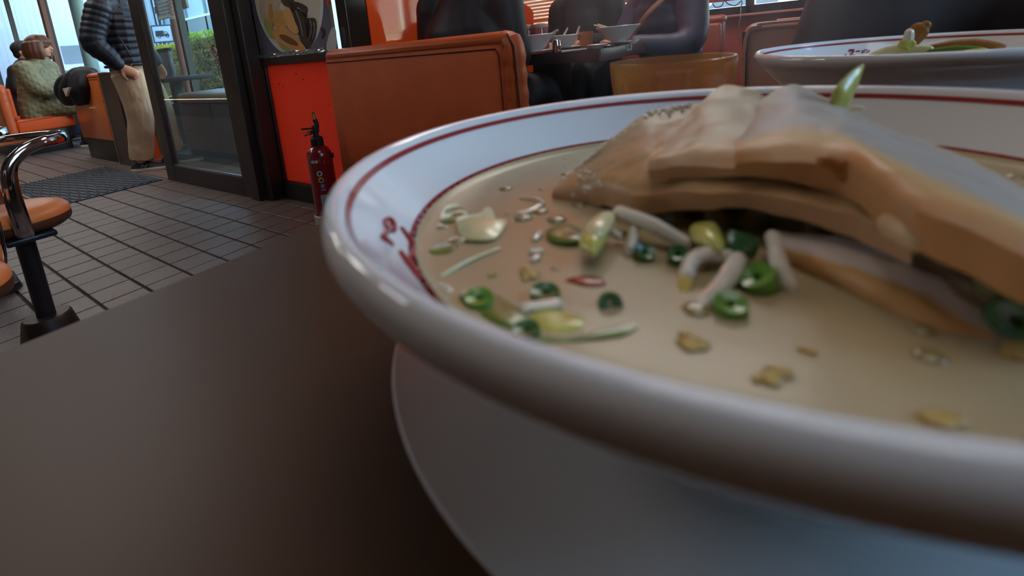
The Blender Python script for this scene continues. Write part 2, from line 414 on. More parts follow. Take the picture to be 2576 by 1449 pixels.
m_fluo = M('fluorescent_tube', (255, 255, 255), .5, emit=((240, 242, 255), 62.0))
def added_tube_lamp(x, y, n):
    t = thing('added_tube_lamp', (x, y, ZC), 'added white twin fluorescent tube lamp %s' % n, 'lamp')
    obj('housing', MB().box((x - .08, y - .64, ZC - .05), (x + .08, y + .64, ZC)), m_white, t, smooth=0, bevel=.006)
    for q in (-1, 1): obj('tube', MB().tube([(x + q * .045, y - .6, ZC - .07), (x + q * .045, y + .6, ZC - .07)], .014, 8), m_fluo, t)
added_tube_lamp(-4.6, -1.2, 'over the stools')  # unseen lamp, added for glints on the oil and light on the bench back
# blinds
def blind(name, x0, x1, y, ztop, zbot, pitch, mat, label, nslat=None):
    t = thing(name, ((x0 + x1) / 2, y, ztop), label, 'blind', 'window blinds')
    sm = None; z = ztop - .05; tl = math.radians(38)
    while z > zbot + .03:
        if sm is None:
            d = .018; c, s_ = math.cos(tl), math.sin(tl)
            sm = MB().ring_loft([[Vector((xx, -d*c, d*s_)), Vector((xx, 0, .003)), Vector((xx, d*c, -d*s_)), Vector((xx, 0, .0015))] for xx in (x0 - t.location.x, x1 - t.location.x)]).mesh('slat', smooth=0)
            sm.materials.append(mat)
        o = bpy.data.objects.new('slat', sm); COL.objects.link(o); o.parent = t; o.location = (0, 0, z - ztop); z -= pitch
    obj('head_rail', MB().box((x0, y - .025, ztop - .04), (x1, y + .025, ztop)), mat, t, smooth=0)
    obj('bottom_rail', MB().box((x0, y - .02, zbot), (x1, y + .02, zbot + .025)), mat, t, smooth=0, bevel=.004)
    for f in (.2, .8):
        x = x0 + (x1 - x0) * f; obj('cord', MB().tube([(x, y, ztop), (x, y, zbot)], .0015, 5), m_white, t)
    return t
m_slat = M('wood_slat', (172, 94, 68), .4, noise=(5, .1)); m_slatw = M('white_slat', (232, 228, 222), .5)
blind('window_blind', -1.94, -.76, 4.44, 2.28, .945, .033, m_slat, 'reddish wooden blind in the window behind the numbered table')
blind('window_blind', -.68, .46, 4.44, 2.28, .955, .033, m_slat, 'reddish wooden blind behind the far diner')
blind('window_blind', .54, 1.03, 4.44, 2.28, .955, .033, m_slat, 'narrow reddish wooden blind in the right corner window')
blind('window_blind', -9.85, -8.28, 2.94, 3.03, 1.52, .045, m_slatw, 'white slatted blind in the window behind the standing man')
blind('window_blind', -7.50, -7.16, 2.94, 3.03, 1.50, .045, m_slatw, 'narrow white blind seen through the top of the door glass')

# ================================================================== FOREGROUND TABLE
TZ = 0.725
m_table = M('table_laminate', (78, 53, 34), .42, spec=.22, noise=(5, .10), bump=(420, .05, .0006))
t = thing('dining_table', (.3, .1, 0), 'dark brown table under the foreground ramen bowl', 'table')
obj('tabletop', MB().box((-.2575, -.75, TZ - .032), (.95, .76, TZ)), m_table, t, bevel=.003, smooth=40)
obj('pedestal', MB().box((.25, -.1, .04), (.45, .2, TZ - .032)), m_black, t, bevel=.004)
obj('foot_plate', MB().box((.05, -.3, 0), (.65, .4, .04)), m_black, t, bevel=.006)

BC = Vector((-.026, .148, 0))
ZS = 0.7706                               # broth level
K = .907                                  # inner wall: r = .105 + K (z - .787)
def bowl_parts(cx, cy, dz, name, label, group=None):
    b = thing(name, (cx, cy, TZ + .003 + dz), label, 'bowl', group)
    o = (cx, cy, dz)
    outer = [(.0355, .7285), (.037, .7285), (.0375, .734), (.045, .7355), (.056, .738), (.067, .7415), (.0745, .7462), (.081, .7522), (.094, .7665), (.1035, .7765), (.1058, .7795),
             (.1080, .7812), (.1100, .7832), (.1110, .7858), (.1106, .7884), (.1096, .7902), (.1084, .7909), (.1070, .7904), (.1060, .7890), (.1050, .7870),
             (.0903, .7708), (.0760, .7550), (.06, .7440), (.04, .7385), (.02, .737), (.0005, .7368)]
    obj('shell', MB().lathe(outer, 128, o).lathe([(.0355, .7285), (.0345, .7325), (.0005, .7330)], 128, o), m_porc, b, smooth=60)
    rr = lambda r0, z0, r1, z1, off=.00018: MB().lathe([(r0 - off, z0 + off), (r1 - off, z1 + off)], 128, o)
    obj('rim_line', rr(.10445, .7864, .10555, .7880), m_redglaze, b, label='thin red line inside the rim')
    return b
bowl = bowl_parts(BC.x, BC.y, 0, 'ramen_bowl', 'large white ramen bowl of pork and broth in the foreground')
# inner red line just above the broth, with a row of small hooks hanging from it
il = MB(); zr = .7727; r_ = .105 + K * (zr - .787) - .0002
il.lathe([(r_ - .0006, zr - .0007), (r_ + .0005, zr + .0005)], 128, BC)
def cone(th, z, off=.0003, c=BC): 
    r = .105 + K * (z - .787) - off
    return Vector((c.x + r * math.cos(th), c.y + r * math.sin(th), z + c.z + off))
for k in range(0, 120):
    th = 2 * PI * k / 120
    il.tube([cone(th, zr), cone(th, zr - .0016), cone(th + .012, zr - .0019)], .0004, 5)
obj('inner_line', il, m_redglaze, bowl, label='red line and hooks at the broth edge')
def oncone(x, y, c=BC, dz=0.0):
    """where the sight line meets the inner wall"""
    d = ray(x, y); lo = None; best = None
    for k in range(2000):
        s = .05 + k * .0004; p = CAM + d * s; z = p.z - dz
        if z > .7905: continue
        r = (p.xy - c.xy).length; w = .105 + K * (z - .787)
        if lo is not None and lo < 0 <= r - w: return p
        lo = r - w
        if z < .75: break
    return None
def strokes(lst, width, ox, oy, s, c, dz=0.0):
    mb = MB()
    for st in lst:
        pts = [oncone(ox + x / s, oy + y / s, c, dz) for x, y in st]
        pts = [p for p in pts if p]
        if len(pts) < 2: continue
        q = spl(pts, 4); n = Vector((0, 0, 1))
        out = []
        for p in q:
            inw = Vector((c.x - p.x, c.y - p.y, 0)).normalized(); nn = (inw + Vector((0, 0, K))).normalized(); out.append(p + nn * .0003)
        L = len(out); mb.tube(out, [width * (.6 + .5 * math.sin(PI * (i + .5) / L)) for i in range(L)], 6)
    return mb
calli = [[(480,600),(520,590),(548,640),(535,672),(500,655),(480,600)], [(500,672),(470,728),(500,750),(542,782)], [(600,650),(650,720),(690,780),(722,835)], [(700,680),(750,690),(800,722)],
         [(690,800),(685,880)], [(596,828),(640,900),(690,965),(740,1035)], [(610,860),(660,905)], [(780,640),(860,600),(925,592)]]  # the last stroke paints a smeared reflection in red glaze
obj('calligraphy', strokes(calli, .0009, 800, 350, 2.9, BC), m_redglaze, bowl, label='red brush lettering and a painted reflection smear on the inner wall')

def saucer(cx, cy, dz, label, group=None):
    s = thing('saucer', (cx, cy, TZ + dz), label, 'saucer', group); o = (cx, cy, dz)
    obj('dish', MB().lathe([(.0005, .7274), (.045, .7275), (.056, .7282), (.075, .7312), (.090, .7348), (.0985, .7378), (.1003, .7386), (.1010, .7380), (.1002, .7366), (.090, .7328), (.075, .7288), (.056, .7258), (.052, .7251), (.049, .7251), (.047, .7258), (.0005, .7262)], 112, o), m_porc, s, smooth=60)
    return s
saucer(BC.x, BC.y, 0, 'white saucer under the foreground ramen bowl')

# broth
m_broth = M('milky_broth', (178, 159, 122), .26, spec=.26, noise=(38, .08), bump=(55, .10, .0012), coat=.04, sss=.15, sss_r=.004)
def broth(cx, cy, dz, label):
    rg = []
    for r, z in ((.0004, 0), (.03, 0), (.06, 0), (.078, 0), (.086, .0002), (.0892, .0009), (.0906, .0020)):
        rg.append((r, ZS + z + dz))
    o = obj('broth', MB().lathe(rg + [(.0900, ZS - .0005 + dz), (.077, .7562 + dz), (.06, .7449 + dz), (.0004, .7380 + dz)], 96, (cx, cy, 0)), m_broth, smooth=60)
    return base(tag(o, label, 'broth'), (cx, cy, ZS + dz))
broth(BC.x, BC.y, 0, 'milky pork broth filling the foreground bowl')

# ---- sliced pork
def pork_mat(name, fat, brown, namp, mid=(190, 146, 86), rough=.3):
    m = bpy.data.materials.new(name); m.use_nodes = True; n = m.node_tree.nodes; l = m.node_tree.links; b = n['Principled BSDF']
    at = n.new('ShaderNodeAttribute'); at.attribute_name = 'lean'
    tc = n.new('ShaderNodeTexCoord'); nz = n.new('ShaderNodeTexNoise'); nz.inputs['Scale'].default_value = 130; nz.inputs['Detail'].default_value = 5
    l.new(tc.outputs['Object'], nz.inputs['Vector'])
    ad = n.new('ShaderNodeMath'); ad.operation = 'MULTIPLY_ADD'; ad.inputs[1].default_value = namp; ad.inputs[2].default_value = -namp / 2
    l.new(nz.outputs['Fac'], ad.inputs[0]); a2 = n.new('ShaderNodeMath'); a2.operation = 'ADD'; l.new(at.outputs['Fac'], a2.inputs[0]); l.new(ad.outputs[0], a2.inputs[1])
    rp = n.new('ShaderNodeValToRGB'); e = rp.color_ramp.elements
    e[0].position = .12; e[0].color = lin(fat); e[1].position = .92; e[1].color = lin(brown)
    k = e.new(.45); k.color = lin(mid); k = e.new(.68); k.color = lin(tuple((a_ + b_) / 2 for a_, b_ in zip(mid, brown)))
    l.new(a2.outputs[0], rp.inputs[0]); l.new(rp.outputs[0], b.inputs['Base Color'])
    b.inputs['Roughness'].default_value = rough; b.inputs['Subsurface Weight'].default_value = .2; b.inputs['Subsurface Radius'].default_value = (1, .6, .35); b.inputs['Subsurface Scale'].default_value = .003
    b.inputs['Coat Weight'].default_value = .06; b.inputs['Coat Roughness'].default_value = .2; b.inputs['Specular IOR Level'].default_value = .3
    nb = n.new('ShaderNodeTexNoise'); nb.inputs['Scale'].default_value = 260; nb.inputs['Detail'].default_value = 4; l.new(tc.outputs['Object'], nb.inputs['Vector'])
    bp = n.new('ShaderNodeBump'); bp.inputs['Strength'].default_value = .35; bp.inputs['Distance'].default_value = .0009; l.new(nb.outputs['Fac'], bp.inputs['Height']); l.new(bp.outputs[0], b.inputs['Normal'])
    return m
m_pork = pork_mat('braised_pork', (168, 158, 146), (190, 136, 86), .24, (198, 160, 108), .42)
m_pork2 = pork_mat('braised_pork_lean', (172, 154, 122), (198, 152, 114), .5, (182, 146, 98), .40)
m_pork3 = pork_mat('braised_pork_low', (204, 190, 180), (196, 148, 96), .3, rough=.42)
def pork(name, cols, thick, mat, label, bulge=.002, nv=26, sub_u=7, edge=.16, rough=.0008, leanfn=None, sag=.0016):
    F = spl([c[0] for c in cols], sub_u); B = spl([c[1] for c in cols], sub_u)
    nu = len(F); top = []; lean = []
    for i in range(nu):
        row = []; u = i / (nu - 1)
        for j in range(nv):
            v = j / (nv - 1); p = F[i].lerp(B[i], v)
            q = p * 1.0
            nn = mnoise.noise(q * 75) * rough * 1.5 + mnoise.noise(q * 260) * rough * .5
            p = p + Vector((0, 0, bulge * math.sin(PI * min(1, v * 1.15 + .12)) * math.sin(PI * (.12 + .76 * u)) + nn - sag * (1 - min(1, v / .12)) ** 2))
            p.y += mnoise.noise(q * 130 + Vector((3, 1, 2))) * rough * 1.8
            row.append(p)
            ev = 1 - min(1, v / edge)
            lean.append(leanfn(u, v) if leanfn else max(0, ev * .85))
        top.append(row)
    TH = thick if callable(thick) else (lambda u: thick)
    T = lambda i, j: Vector((0, -.0010, TH(i / (nu - 1)))) * (.80 + .4 * (mnoise.noise(top[i][j] * 70) + .5))
    mb = MB().slab(top, T); me = mb.mesh(name, smooth=55, fixn=True)
    at = me.attributes.new('lean', 'FLOAT', 'POINT'); n = nu * nv
    vals = lean + [max(.62, x) for x in lean]
    at.data.foreach_set('value', vals)
    o = obj(name, me, mat); return o
c2 = [(onz(1388, 488, .7722), atD(1399, 470, .167)), (onz(1498, 468, .7772), atD(1518, 366, .172)), (onz(1577, 480, .7798), atD(1637, 281, .178)), (onz(1721, 474, .7825), atD(1775, 256, .178)),
      (onz(1900, 480, .7838), atD(1890, 262, .172)), (onz(2043, 499, .7838), atD(2010, 300, .160)), (onz(2192, 538, .7836), atD(2140, 370, .138)), (onz(2300, 585, .7830), atD(2300, 450, .112))]
p2 = pork('pork_slice', c2, .0052, m_pork2, '', bulge=.0012, leanfn=lambda u, v: max(.75 * (1 - v / .10), .42 - .5 * v + (.45 if u < .1 else 0)) if v < .9 else .35)
base(tag(p2, 'tan middle pork slice reaching left with a glistening edge', 'pork slice', 'braised pork slices'), c2[3][0])
cT = [(onz(1630, 412, .7878), atD(1655, 350, .146)), (onz(1700, 408, .7884), atD(1730, 292, .156)), (onz(1790, 408, .7890), atD(1798, 224, .172)), (onz(1900, 410, .7894), atD(1868, 221, .171)), (onz(2020, 410, .7894), atD(1960, 262, .160)), (onz(2110, 418, .7890), atD(2040, 320, .146))]
pT = pork('pork_slice', cT, .0030, m_pork2, '', bulge=.0008, rough=.0007, leanfn=lambda u, v: max(.80 * (1 - v / .30), .22 - .15 * v) + (.25 if u < .06 else 0) + (.2 if v > .93 else 0))
base(tag(pT, 'tan folded pork slice tucked under the left edge of the uppermost slice', 'pork slice', 'braised pork slices'), cT[2][0])
c1 = [(onz(1850, 384, .7922), atD(1850, 322, .148)), (onz(1925, 383, .7928), atD(1905, 258, .158)), (onz(2010, 384, .7930), atD(1988, 213, .167)), (onz(2117, 390, .7932), atD(2056, 236, .162)),
      (onz(2216, 436, .7932), atD(2142, 281, .147)), (onz(2300, 484, .7926), atD(2340, 360, .122)), (onz(2440, 546, .7908), atD(2489, 429, .108)), (onz(2600, 620, .7885), atD(2620, 497, .100)), (onz(2800, 705, .7847), atD(2800, 580, .094))]
p1 = pork('pork_slice', c1, lambda u: .0034 + .0042 * min(1, u * 1.6), m_pork, '', bulge=.0012, rough=.0006, sag=.0024, edge=.3, leanfn=lambda u, v: max(.90 * (1 - v / .34), .06) + (.35 * (1 - u / .05) if u < .05 else 0) + (.15 if v > .95 else 0))
base(tag(p1, 'big pale uppermost pork slice with brown edge on the foreground bowl', 'pork slice', 'braised pork slices'), c1[3][0])
c3 = [(onz(1940, 628, .7728), atD(1940, 588, .113)), (onz(2040, 660, .7735), atD(2040, 590, .110)), (onz(2142, 702, .7732), atD(2150, 604, .104)), (onz(2245, 756, .7728), atD(2260, 630, .098)), (onz(2340, 802, .7722), atD(2360, 665, .092)),
      (onz(2425, 846, .7712), atD(2480, 720, .086)), (onz(2540, 890, .7695), atD(2640, 800, .080)), (onz(2650, 930, .7670), atD(2800, 880, .076))]
p3 = pork('pork_slice', c3, .0046, m_pork3, '', bulge=.0014, leanfn=lambda u, v: .9 * (1 - v / .30) if v < .3 else .08 + .5 * max(0, v - .75))
base(tag(p3, 'lowest pork slice sinking into the broth at the right', 'pork slice', 'braised pork slices'), c3[2][0])
# fat chunk at the tip of the middle slice, brown sinew on the top slice
m_fat = M('pork_fat', (214, 180, 136), .35, noise=(200, .12), sss=.2, sss_r=.003)
mb = MB(); a, b = atD(2238, 566, .0895), atD(2306, 604, .0825)
mb.tube(spl([a, a.lerp(b, .5) + Vector((0, 0, .0008)), b], 4), [.0019, .0024, .0026, .0026, .0026, .0026, .0026, .0024, .0021], 10, round_end=True)
base(tag(obj('fat_piece', mb, m_fat), 'cream fat chunk at the tip of the middle pork slice', 'pork fat'), a)
m_sinew = M('sinew', (176, 108, 46), .3, noise=(300, .25))
mb = MB()
for (x, y, d, r) in ((2080, 405, .1035, .0016), (2100, 412, .1032, .0017), (2115, 428, .103, .0015), (2122, 445, .1028, .0013)): mb.ball(atD(x, y, d), (r * 1.3, r, r), 10, 8)
base(tag(obj('sinew_piece', voxel(mb, .0005, 4, 'sinew'), m_sinew), 'orange brown sinew knot on the top pork slice', 'pork sinew'), atD(2100, 412, .103))
# a mound of stir-fried vegetables carries the slices
m_veg = M('cooked_vegetables', (128, 118, 66), .3, noise=(140, .5), bump=(200, .8, .002))
mb = MB()
for k in range(60):
    u = random.random(); v = random.random()
    i = u * 6; j = int(i); p = c2[min(6, j)][0].lerp(c2[min(7, j + 1)][0], i - j); q = c2[min(6, j)][1].lerp(c2[min(7, j + 1)][1], i - j)
    w = p.lerp(q, .10 + .72 * v); zt = w.z - .0098 - .001 * random.random()
    mb.tube([Vector((w.x, w.y, .762)), Vector((w.x + random.uniform(-.003, .003), w.y, (zt + .762) / 2)), Vector((w.x, w.y, zt))], [.006, .0055, .003], 8, round_end=True)
for k in range(40):
    u = random.random(); i = 1 + u * 5; j = int(i); p = c1[min(j + 2, len(c1) - 2)][0].lerp(c1[min(j + 3, len(c1) - 1)][0], i - j)
    q = c1[min(j + 2, len(c1) - 1)][1]; w = p.lerp(q, .25 + .6 * random.random()); zt = w.z - .0115
    mb.tube([Vector((w.x, w.y, .762)), Vector((w.x, w.y, (zt + .762) / 2)), Vector((w.x, w.y, zt))], [.0055, .005, .003], 8, round_end=True)
o = obj('vegetable_mound', voxel(mb, .0013, 3, 'mound'), m_veg); base(tag(o, 'dark mound of cooked vegetables beneath the pork slices', 'vegetables', kind='stuff'), BC + Vector((0, 0, ZS)))

# ---- small toppings
m_sprout = M('bean_sprout', (222, 214, 196), .22, noise=(150, .12), sss=.3, sss_r=.003, coat=.3)
m_tip = M('sprout_tip', (206, 180, 92), .3, sss=.2, sss_r=.002)
m_scal = M('scallion', (104, 154, 62), .25, noise=(220, .35), sss=.2, sss_r=.002, coat=.3)
m_scal_dk = M('scallion_dark', (62, 106, 58), .25, noise=(220, .3), coat=.3)
m_cab = M('cabbage', (196, 192, 96), .28, noise=(160, .25), sss=.25, sss_r=.003, coat=.3)
m_cabpale = M('cabbage_pale', (222, 214, 160), .28, noise=(160, .15), sss=.25, sss_r=.003, coat=.3)
m_leafg = M('cabbage_green', (104, 122, 48), .3, noise=(160, .35), coat=.3)
m_chili = M('chili', (150, 62, 40), .25, noise=(200, .2), coat=.3)
m_onion = M('fried_bit', (196, 164, 88), .3, noise=(300, .35), coat=.2)
def sprout(pts, r, label, tip=False):
    P = spl(pts, 6); L = len(P); rr = [r * (1.0 if i < L * .8 else 1.0 - .5 * (i / L - .8) / .2) for i in range(L)]
    o = thing('bean_sprout', pts[0], label, 'bean sprout', 'bean sprouts in the foreground bowl')
    obj('stem', MB().tube(P, rr, 10, round_end=True), m_sprout, o)
    if tip: obj('tip', MB().tube([P[-1], P[-1] + (P[-1] - P[-3]).normalized() * r * 2.4], [r * .95, r * .55], 8, round_end=True), m_tip, o)
    return o
sprout([onz(1560, 535, .7765), onz(1640, 565, .776), onz(1700, 600, .7735), onz(1745, 625, .7718)], .0019, 'white bean sprout sloping right from under the left pork', False)
sprout([onz(1600, 555, .7745), onz(1592, 600, .7732), onz(1580, 640, .7708)], .0013, 'thin bean sprout hanging straight below the left pork', False)
sprout([onz(1830, 645, .7735), onz(1775, 640, .7742), onz(1738, 660, .7735), onz(1725, 710, .7712)], .0016, 'hooked bean sprout curling left with yellow tip', True)
sprout([onz(1855, 655, .7735), onz(1835, 690, .773), onz(1800, 740, .7712), onz(1745, 785, .7700)], .0019, 'straight bean sprout slanting into the broth at centre', False)
sprout([onz(1945, 598, .7755), onz(1955, 650, .7748), onz(1975, 700, .7725), onz(1990, 735, .7705)], .0017, 'bean sprout standing under the right pork end', False)
sprout([onz(1545, 540, .776), onz(1530, 570, .7745), onz(1560, 600, .7725)], .0011, 'curled thin bean sprout beside the pale cabbage', False)
def ringlet(x, y, z, r, h, mat, label, tilt=(0, 0), full=True):
    p = onz(x, y, z); rot = Matrix.Rotation(tilt[0], 3, 'X') @ Matrix.Rotation(tilt[1], 3, 'Y')
    mb = MB().lathe([(r * .30, -h * .7), (r * .93, -h), (r, -h * .5), (r, h * .5), (r * .93, h), (r * .30, h * .6), (r * .20, 0)], 24)
    mb.v = [p + rot @ v for v in mb.v]
    n = len(mb.v) // 7; L = 6 * n
    mb.f += [(L + k, L + (k + 1) % n, (k + 1) % n, k) for k in range(n)]
    return base(tag(obj('scallion_ring', mb, mat), label, 'scallion', 'scallion rings in the foreground bowl'), p)
ringlet(1838, 772, ZS + .001, .0030, .0014, m_scal, 'bright green scallion ring lying below the straight sprout', (.25, .1))
ringlet(1865, 615, .7750, .0033, .0022, m_scal_dk, 'dark green scallion ring tucked beside the yellow cabbage', (-.5, .2))
ringlet(1908, 705, .7722, .0036, .0016, m_scal, 'pale green scallion ring right of the straight sprout', (.35, -.3))
ringlet(1372, 742, ZS + .0006, .0031, .0012, m_scal_dk, 'dark scallion ring floating at the left', (.1, .1))
ringlet(1705, 645, .7722, .0022, .0016, m_scal_dk, 'small dark scallion ring under the sloping sprout', (.5, .1))
ringlet(1620, 640, .7715, .0024, .0014, m_scal_dk, 'dark scallion ring half sunk below the left pork', (.3, .4))
ringlet(1535, 765, ZS + .0002, .0024, .0012, m_scal_dk, 'dark scallion sliver ring left of the yellow sprout tip', (1.0, .6))
ringlet(2545, 810, ZS + .0012, .0034, .0018, m_scal_dk, 'dark scallion ring at the far right edge', (.9, .3))
ringlet(1325, 835, ZS + .0002, .0026, .0010, m_scal_dk, 'dark scallion ring near the front rim', (.1, 0))
ringlet(1205, 755, ZS + .0006, .0030, .0012, m_scal, 'yellow green scallion ring close to the left rim', (.15, .1))
def flake(name, outline, z, th, mat, label, cat, group=None, bend=0.0):
    P = [onz(x, y, z) for x, y in outline]; c = sum(P, Vector()) / len(P)
    n = len(P); k = 4; vs = []; fs = []
    Q = spl(P, 3, closed=True); n = len(Q)
    rings = []
    for f, dz in ((.02, .0), (.45, 0), (.85, 0), (1, -.25), (1, -.75), (.85, -1), (.4, -1), (.02, -1)):
        rings.append([c + (q - c) * f + Vector((0, 0, dz * th + bend * (1 - f * f) + mnoise.noise(q * 120) * th * .6 * f)) for q in Q])
    o = obj(name, MB().ring_loft(rings), mat, smooth=50); return base(tag(o, label, cat, group), c)
G = 'cabbage pieces in the foreground bowl'
flake('cabbage_piece', [(1150, 545), (1200, 535), (1222, 520), (1240, 525), (1250, 555), (1275, 552), (1262, 575), (1240, 595), (1200, 600), (1160, 590)], ZS + .0014, .0012, m_cabpale, 'pale ragged cabbage piece floating at the far left', 'cabbage', G, .0008)
flake('cabbage_piece', [(1455, 600), (1480, 560), (1520, 545), (1530, 580), (1500, 625), (1475, 622)], .7755, .0022, m_cab, 'yellow green cabbage chunk hanging under the left pork', 'cabbage', G, .001)
flake('cabbage_piece', [(1470, 570), (1500, 540), (1545, 530), (1540, 560), (1505, 590)], .7768, .0018, m_cabpale, 'white cabbage rib just under the left pork', 'cabbage', G, .001)
flake('cabbage_piece', [(1735, 565), (1760, 555), (1800, 560), (1822, 600), (1815, 625), (1775, 610), (1745, 590)], .7762, .0016, m_cab, 'folded yellow cabbage leaf at the centre below the pork', 'cabbage', G, .0012)
flake('cabbage_piece', [(1375, 575), (1420, 560), (1470, 580), (1450, 605), (1390, 600)], .7722, .0014, m_leafg, 'olive cabbage leaf below the left tip of the pork', 'cabbage', G)
flake('cabbage_piece', [(1140, 755), (1200, 725), (1260, 745), (1330, 790), (1290, 830), (1210, 800)], ZS + .0005, .0012, m_leafg, 'large olive leaf floating by the left rim', 'cabbage', G)
flake('cabbage_piece', [(1270, 860), (1330, 840), (1460, 845), (1600, 815), (1560, 845), (1420, 860), (1330, 872)], ZS + .0003, .0009, m_leafg, 'long thin green leaf along the front of the broth', 'cabbage', G)
flake('cabbage_piece', [(1100, 540), (1125, 515), (1165, 520), (1160, 545), (1120, 560)], ZS + .0006, .0010, m_leafg, 'green leaf scrap at the far left broth edge', 'cabbage', G)
flake('cabbage_piece', [(1330, 790), (1400, 775), (1470, 800), (1450, 830), (1370, 835)], ZS + .0003, .0010, m_cab, 'yellowish cabbage scrap in front of the dark floating ring', 'cabbage', G)
flake('cabbage_piece', [(1070, 625), (1100, 605), (1150, 608), (1135, 632), (1085, 640)], ZS + .0004, .0009, m_leafg, 'dark green leaf scrap under the red lettering', 'cabbage', G)
flake('chili_slice', [(1420, 700), (1450, 690), (1500, 692), (1525, 710), (1480, 716)], ZS + .0006, .0010, m_chili, 'red brown chili slice floating at centre left', 'chili')
for (x, y, rx, ry, lab) in ((1735, 862, 42, 22, 'largest cluster of golden bits in the front of the broth'), (1940, 945, 52, 22, 'golden bits near the front rim'), (1330, 690, 24, 14, 'golden bits at left of the chili slice'), (2030, 880, 16, 7, 'tiny brown speck between two golden clusters'),
                        (1240, 690, 14, 8, 'tiny brown speck left of the golden bits'), (2370, 1055, 24, 12, 'golden bits close to the front rim at right'), (2560, 880, 22, 16, 'brown bits at the right edge of the broth')):
    mb = MB()
    for k in range(9 if rx > 20 else 3):
        a = random.uniform(0, 2 * PI); q = random.random() ** .5
        p = onz(x + rx * q * math.cos(a), y + ry * q * math.sin(a), ZS + .0003); s = random.uniform(.0005, .0014) * (1 if rx > 20 else .6)
        mb.ball(p, (s * 1.3, s, s * .5), 9, 6)
    base(tag(obj('seasoning_bits', mb, m_onion, kind='stuff'), lab, 'seasoning', 'golden bits on the broth'), onz(x, y, ZS))
m_oil = M('oil', (206, 186, 130), .04, spec=.6, trans=.5, coat=.6)
mb = MB()
for k in range(60):
    a = random.uniform(0, 2 * PI); q = .086 * random.random() ** .5; p = BC + Vector((q * math.cos(a), q * math.sin(a), ZS + .0001)); s = random.uniform(.0008, .0032)
    mb.ball(p, (s, s, s * .30), 12, 6)
obj('oil_droplets', mb, m_oil, kind='stuff'); tag(bpy.data.objects['oil_droplets'], 'flat oil droplets floating on the foreground broth', 'oil')
m_bead = M('oil_bead', (222, 210, 186), .05, spec=.7, coat=1.0, coat_rough=.02)  # colour lightened so the beads read as bright glints
mb = MB(); E_ = [c[1] for c in c2[:4]]
for k in range(190):
    u = random.random() * 2.75; i = int(u); p = E_[i].lerp(E_[i + 1], u - i); f = c2[i][0].lerp(c2[i + 1][0], u - i)
    w = p.lerp(f, abs(random.gauss(0, .045))); s_ = random.uniform(.00025, .0008); mb.ball(w + Vector((0, 0, .0004)), (s_, s_, s_ * .8), 8, 6)
for k in range(40):
    p = onz(1500 + random.gauss(0, 30), 440 + random.gauss(0, 22), .7788); s_ = random.uniform(.0003, .0008); mb.ball(p, s_, 8, 6)
obj('oil_beads', mb, m_bead, kind='stuff'); tag(bpy.data.objects['oil_beads'], 'glistening oil beads along the left edge of the pork', 'oil')
mb = MB()  # pale strokes laid where highlights lie on the broth
for pts, r in (([(1308, 535), (1330, 532), (1352, 520), (1358, 516)], .0011), ([(1346, 600), (1358, 585)], .0010), ([(1338, 632), (1358, 630)], .0010), ([(1342, 652), (1352, 645)], .0009), ([(1325, 772), (1360, 768), (1398, 762)], .0014), ([(1320, 778), (1324, 777)], .0008),
               ([(1052, 664), (1060, 690), (1074, 712)], .0010), ([(1100, 718), (1120, 722), (1128, 730)], .0010), ([(1170, 738), (1195, 735)], .0009), ([(1115, 770), (1120, 772)], .0009), ([(1845, 560), (1860, 566)], .0007), ([(1052, 625), (1056, 628)], .0009)):
    P = [onz(x, y, ZS + .0006) for x, y in pts]; P = spl(P, 4) if len(P) > 2 else P; mb.tube(P, r, 10, side=(0, 0, 1), flat=1.0, round_end=True)
for v in mb.v: v.z = ZS + (v.z - ZS) * .75
obj('wet_highlights', mb, m_bead, kind='stuff'); tag(bpy.data.objects['wet_highlights'], 'pale glossy strokes standing in for highlights on the left of the foreground broth', 'oil')
# upright yellow cabbage sliver behind the pork, with its little foot
def rod(name, pts, rad, mat, flat, label, cat, group=None):
    P = spl(pts, 5); R = lerpl(rad, 5, len(P))
    return base(tag(obj(name, MB().tube(P, R, 10, flat=flat, round_end=True), mat), label, cat, group), pts[0])
rod('cabbage_piece', [atD(2105, 272, .150), atD(2120, 240, .150), atD(2143, 205, .151), atD(2160, 180, .152), atD(2169, 168, .152)], [.0033, .0042, .0030, .0016, .0008], m_cab, .35, 'upright yellow cabbage sliver sticking up behind the pork', 'cabbage', G)
rod('bean_sprout', [atD(2125, 275, .150), atD(2150, 272, .1495), atD(2168, 272, .149)], [.0006, .0008, .0006], m_sprout, 1, 'short white sprout thread at the foot of the upright sliver', 'bean sprout')
# glistening sprout strands along the left of the broth
rod('bean_sprout', [onz(1110, 695, ZS + .0004), onz(1180, 655, ZS + .0006), onz(1255, 625, ZS + .0004)], [.0004, .00045, .00035], m_cabpale, 1, 'thin pale strand lying across the left of the broth', 'bean sprout')
rod('bean_sprout', [onz(1310, 497, ZS + .0006), onz(1350, 500, ZS + .0008), onz(1370, 512, ZS + .0004)], [.0004, .0005, .0004], m_sprout, 1, 'thread of sprout left of the pork tip', 'bean sprout')

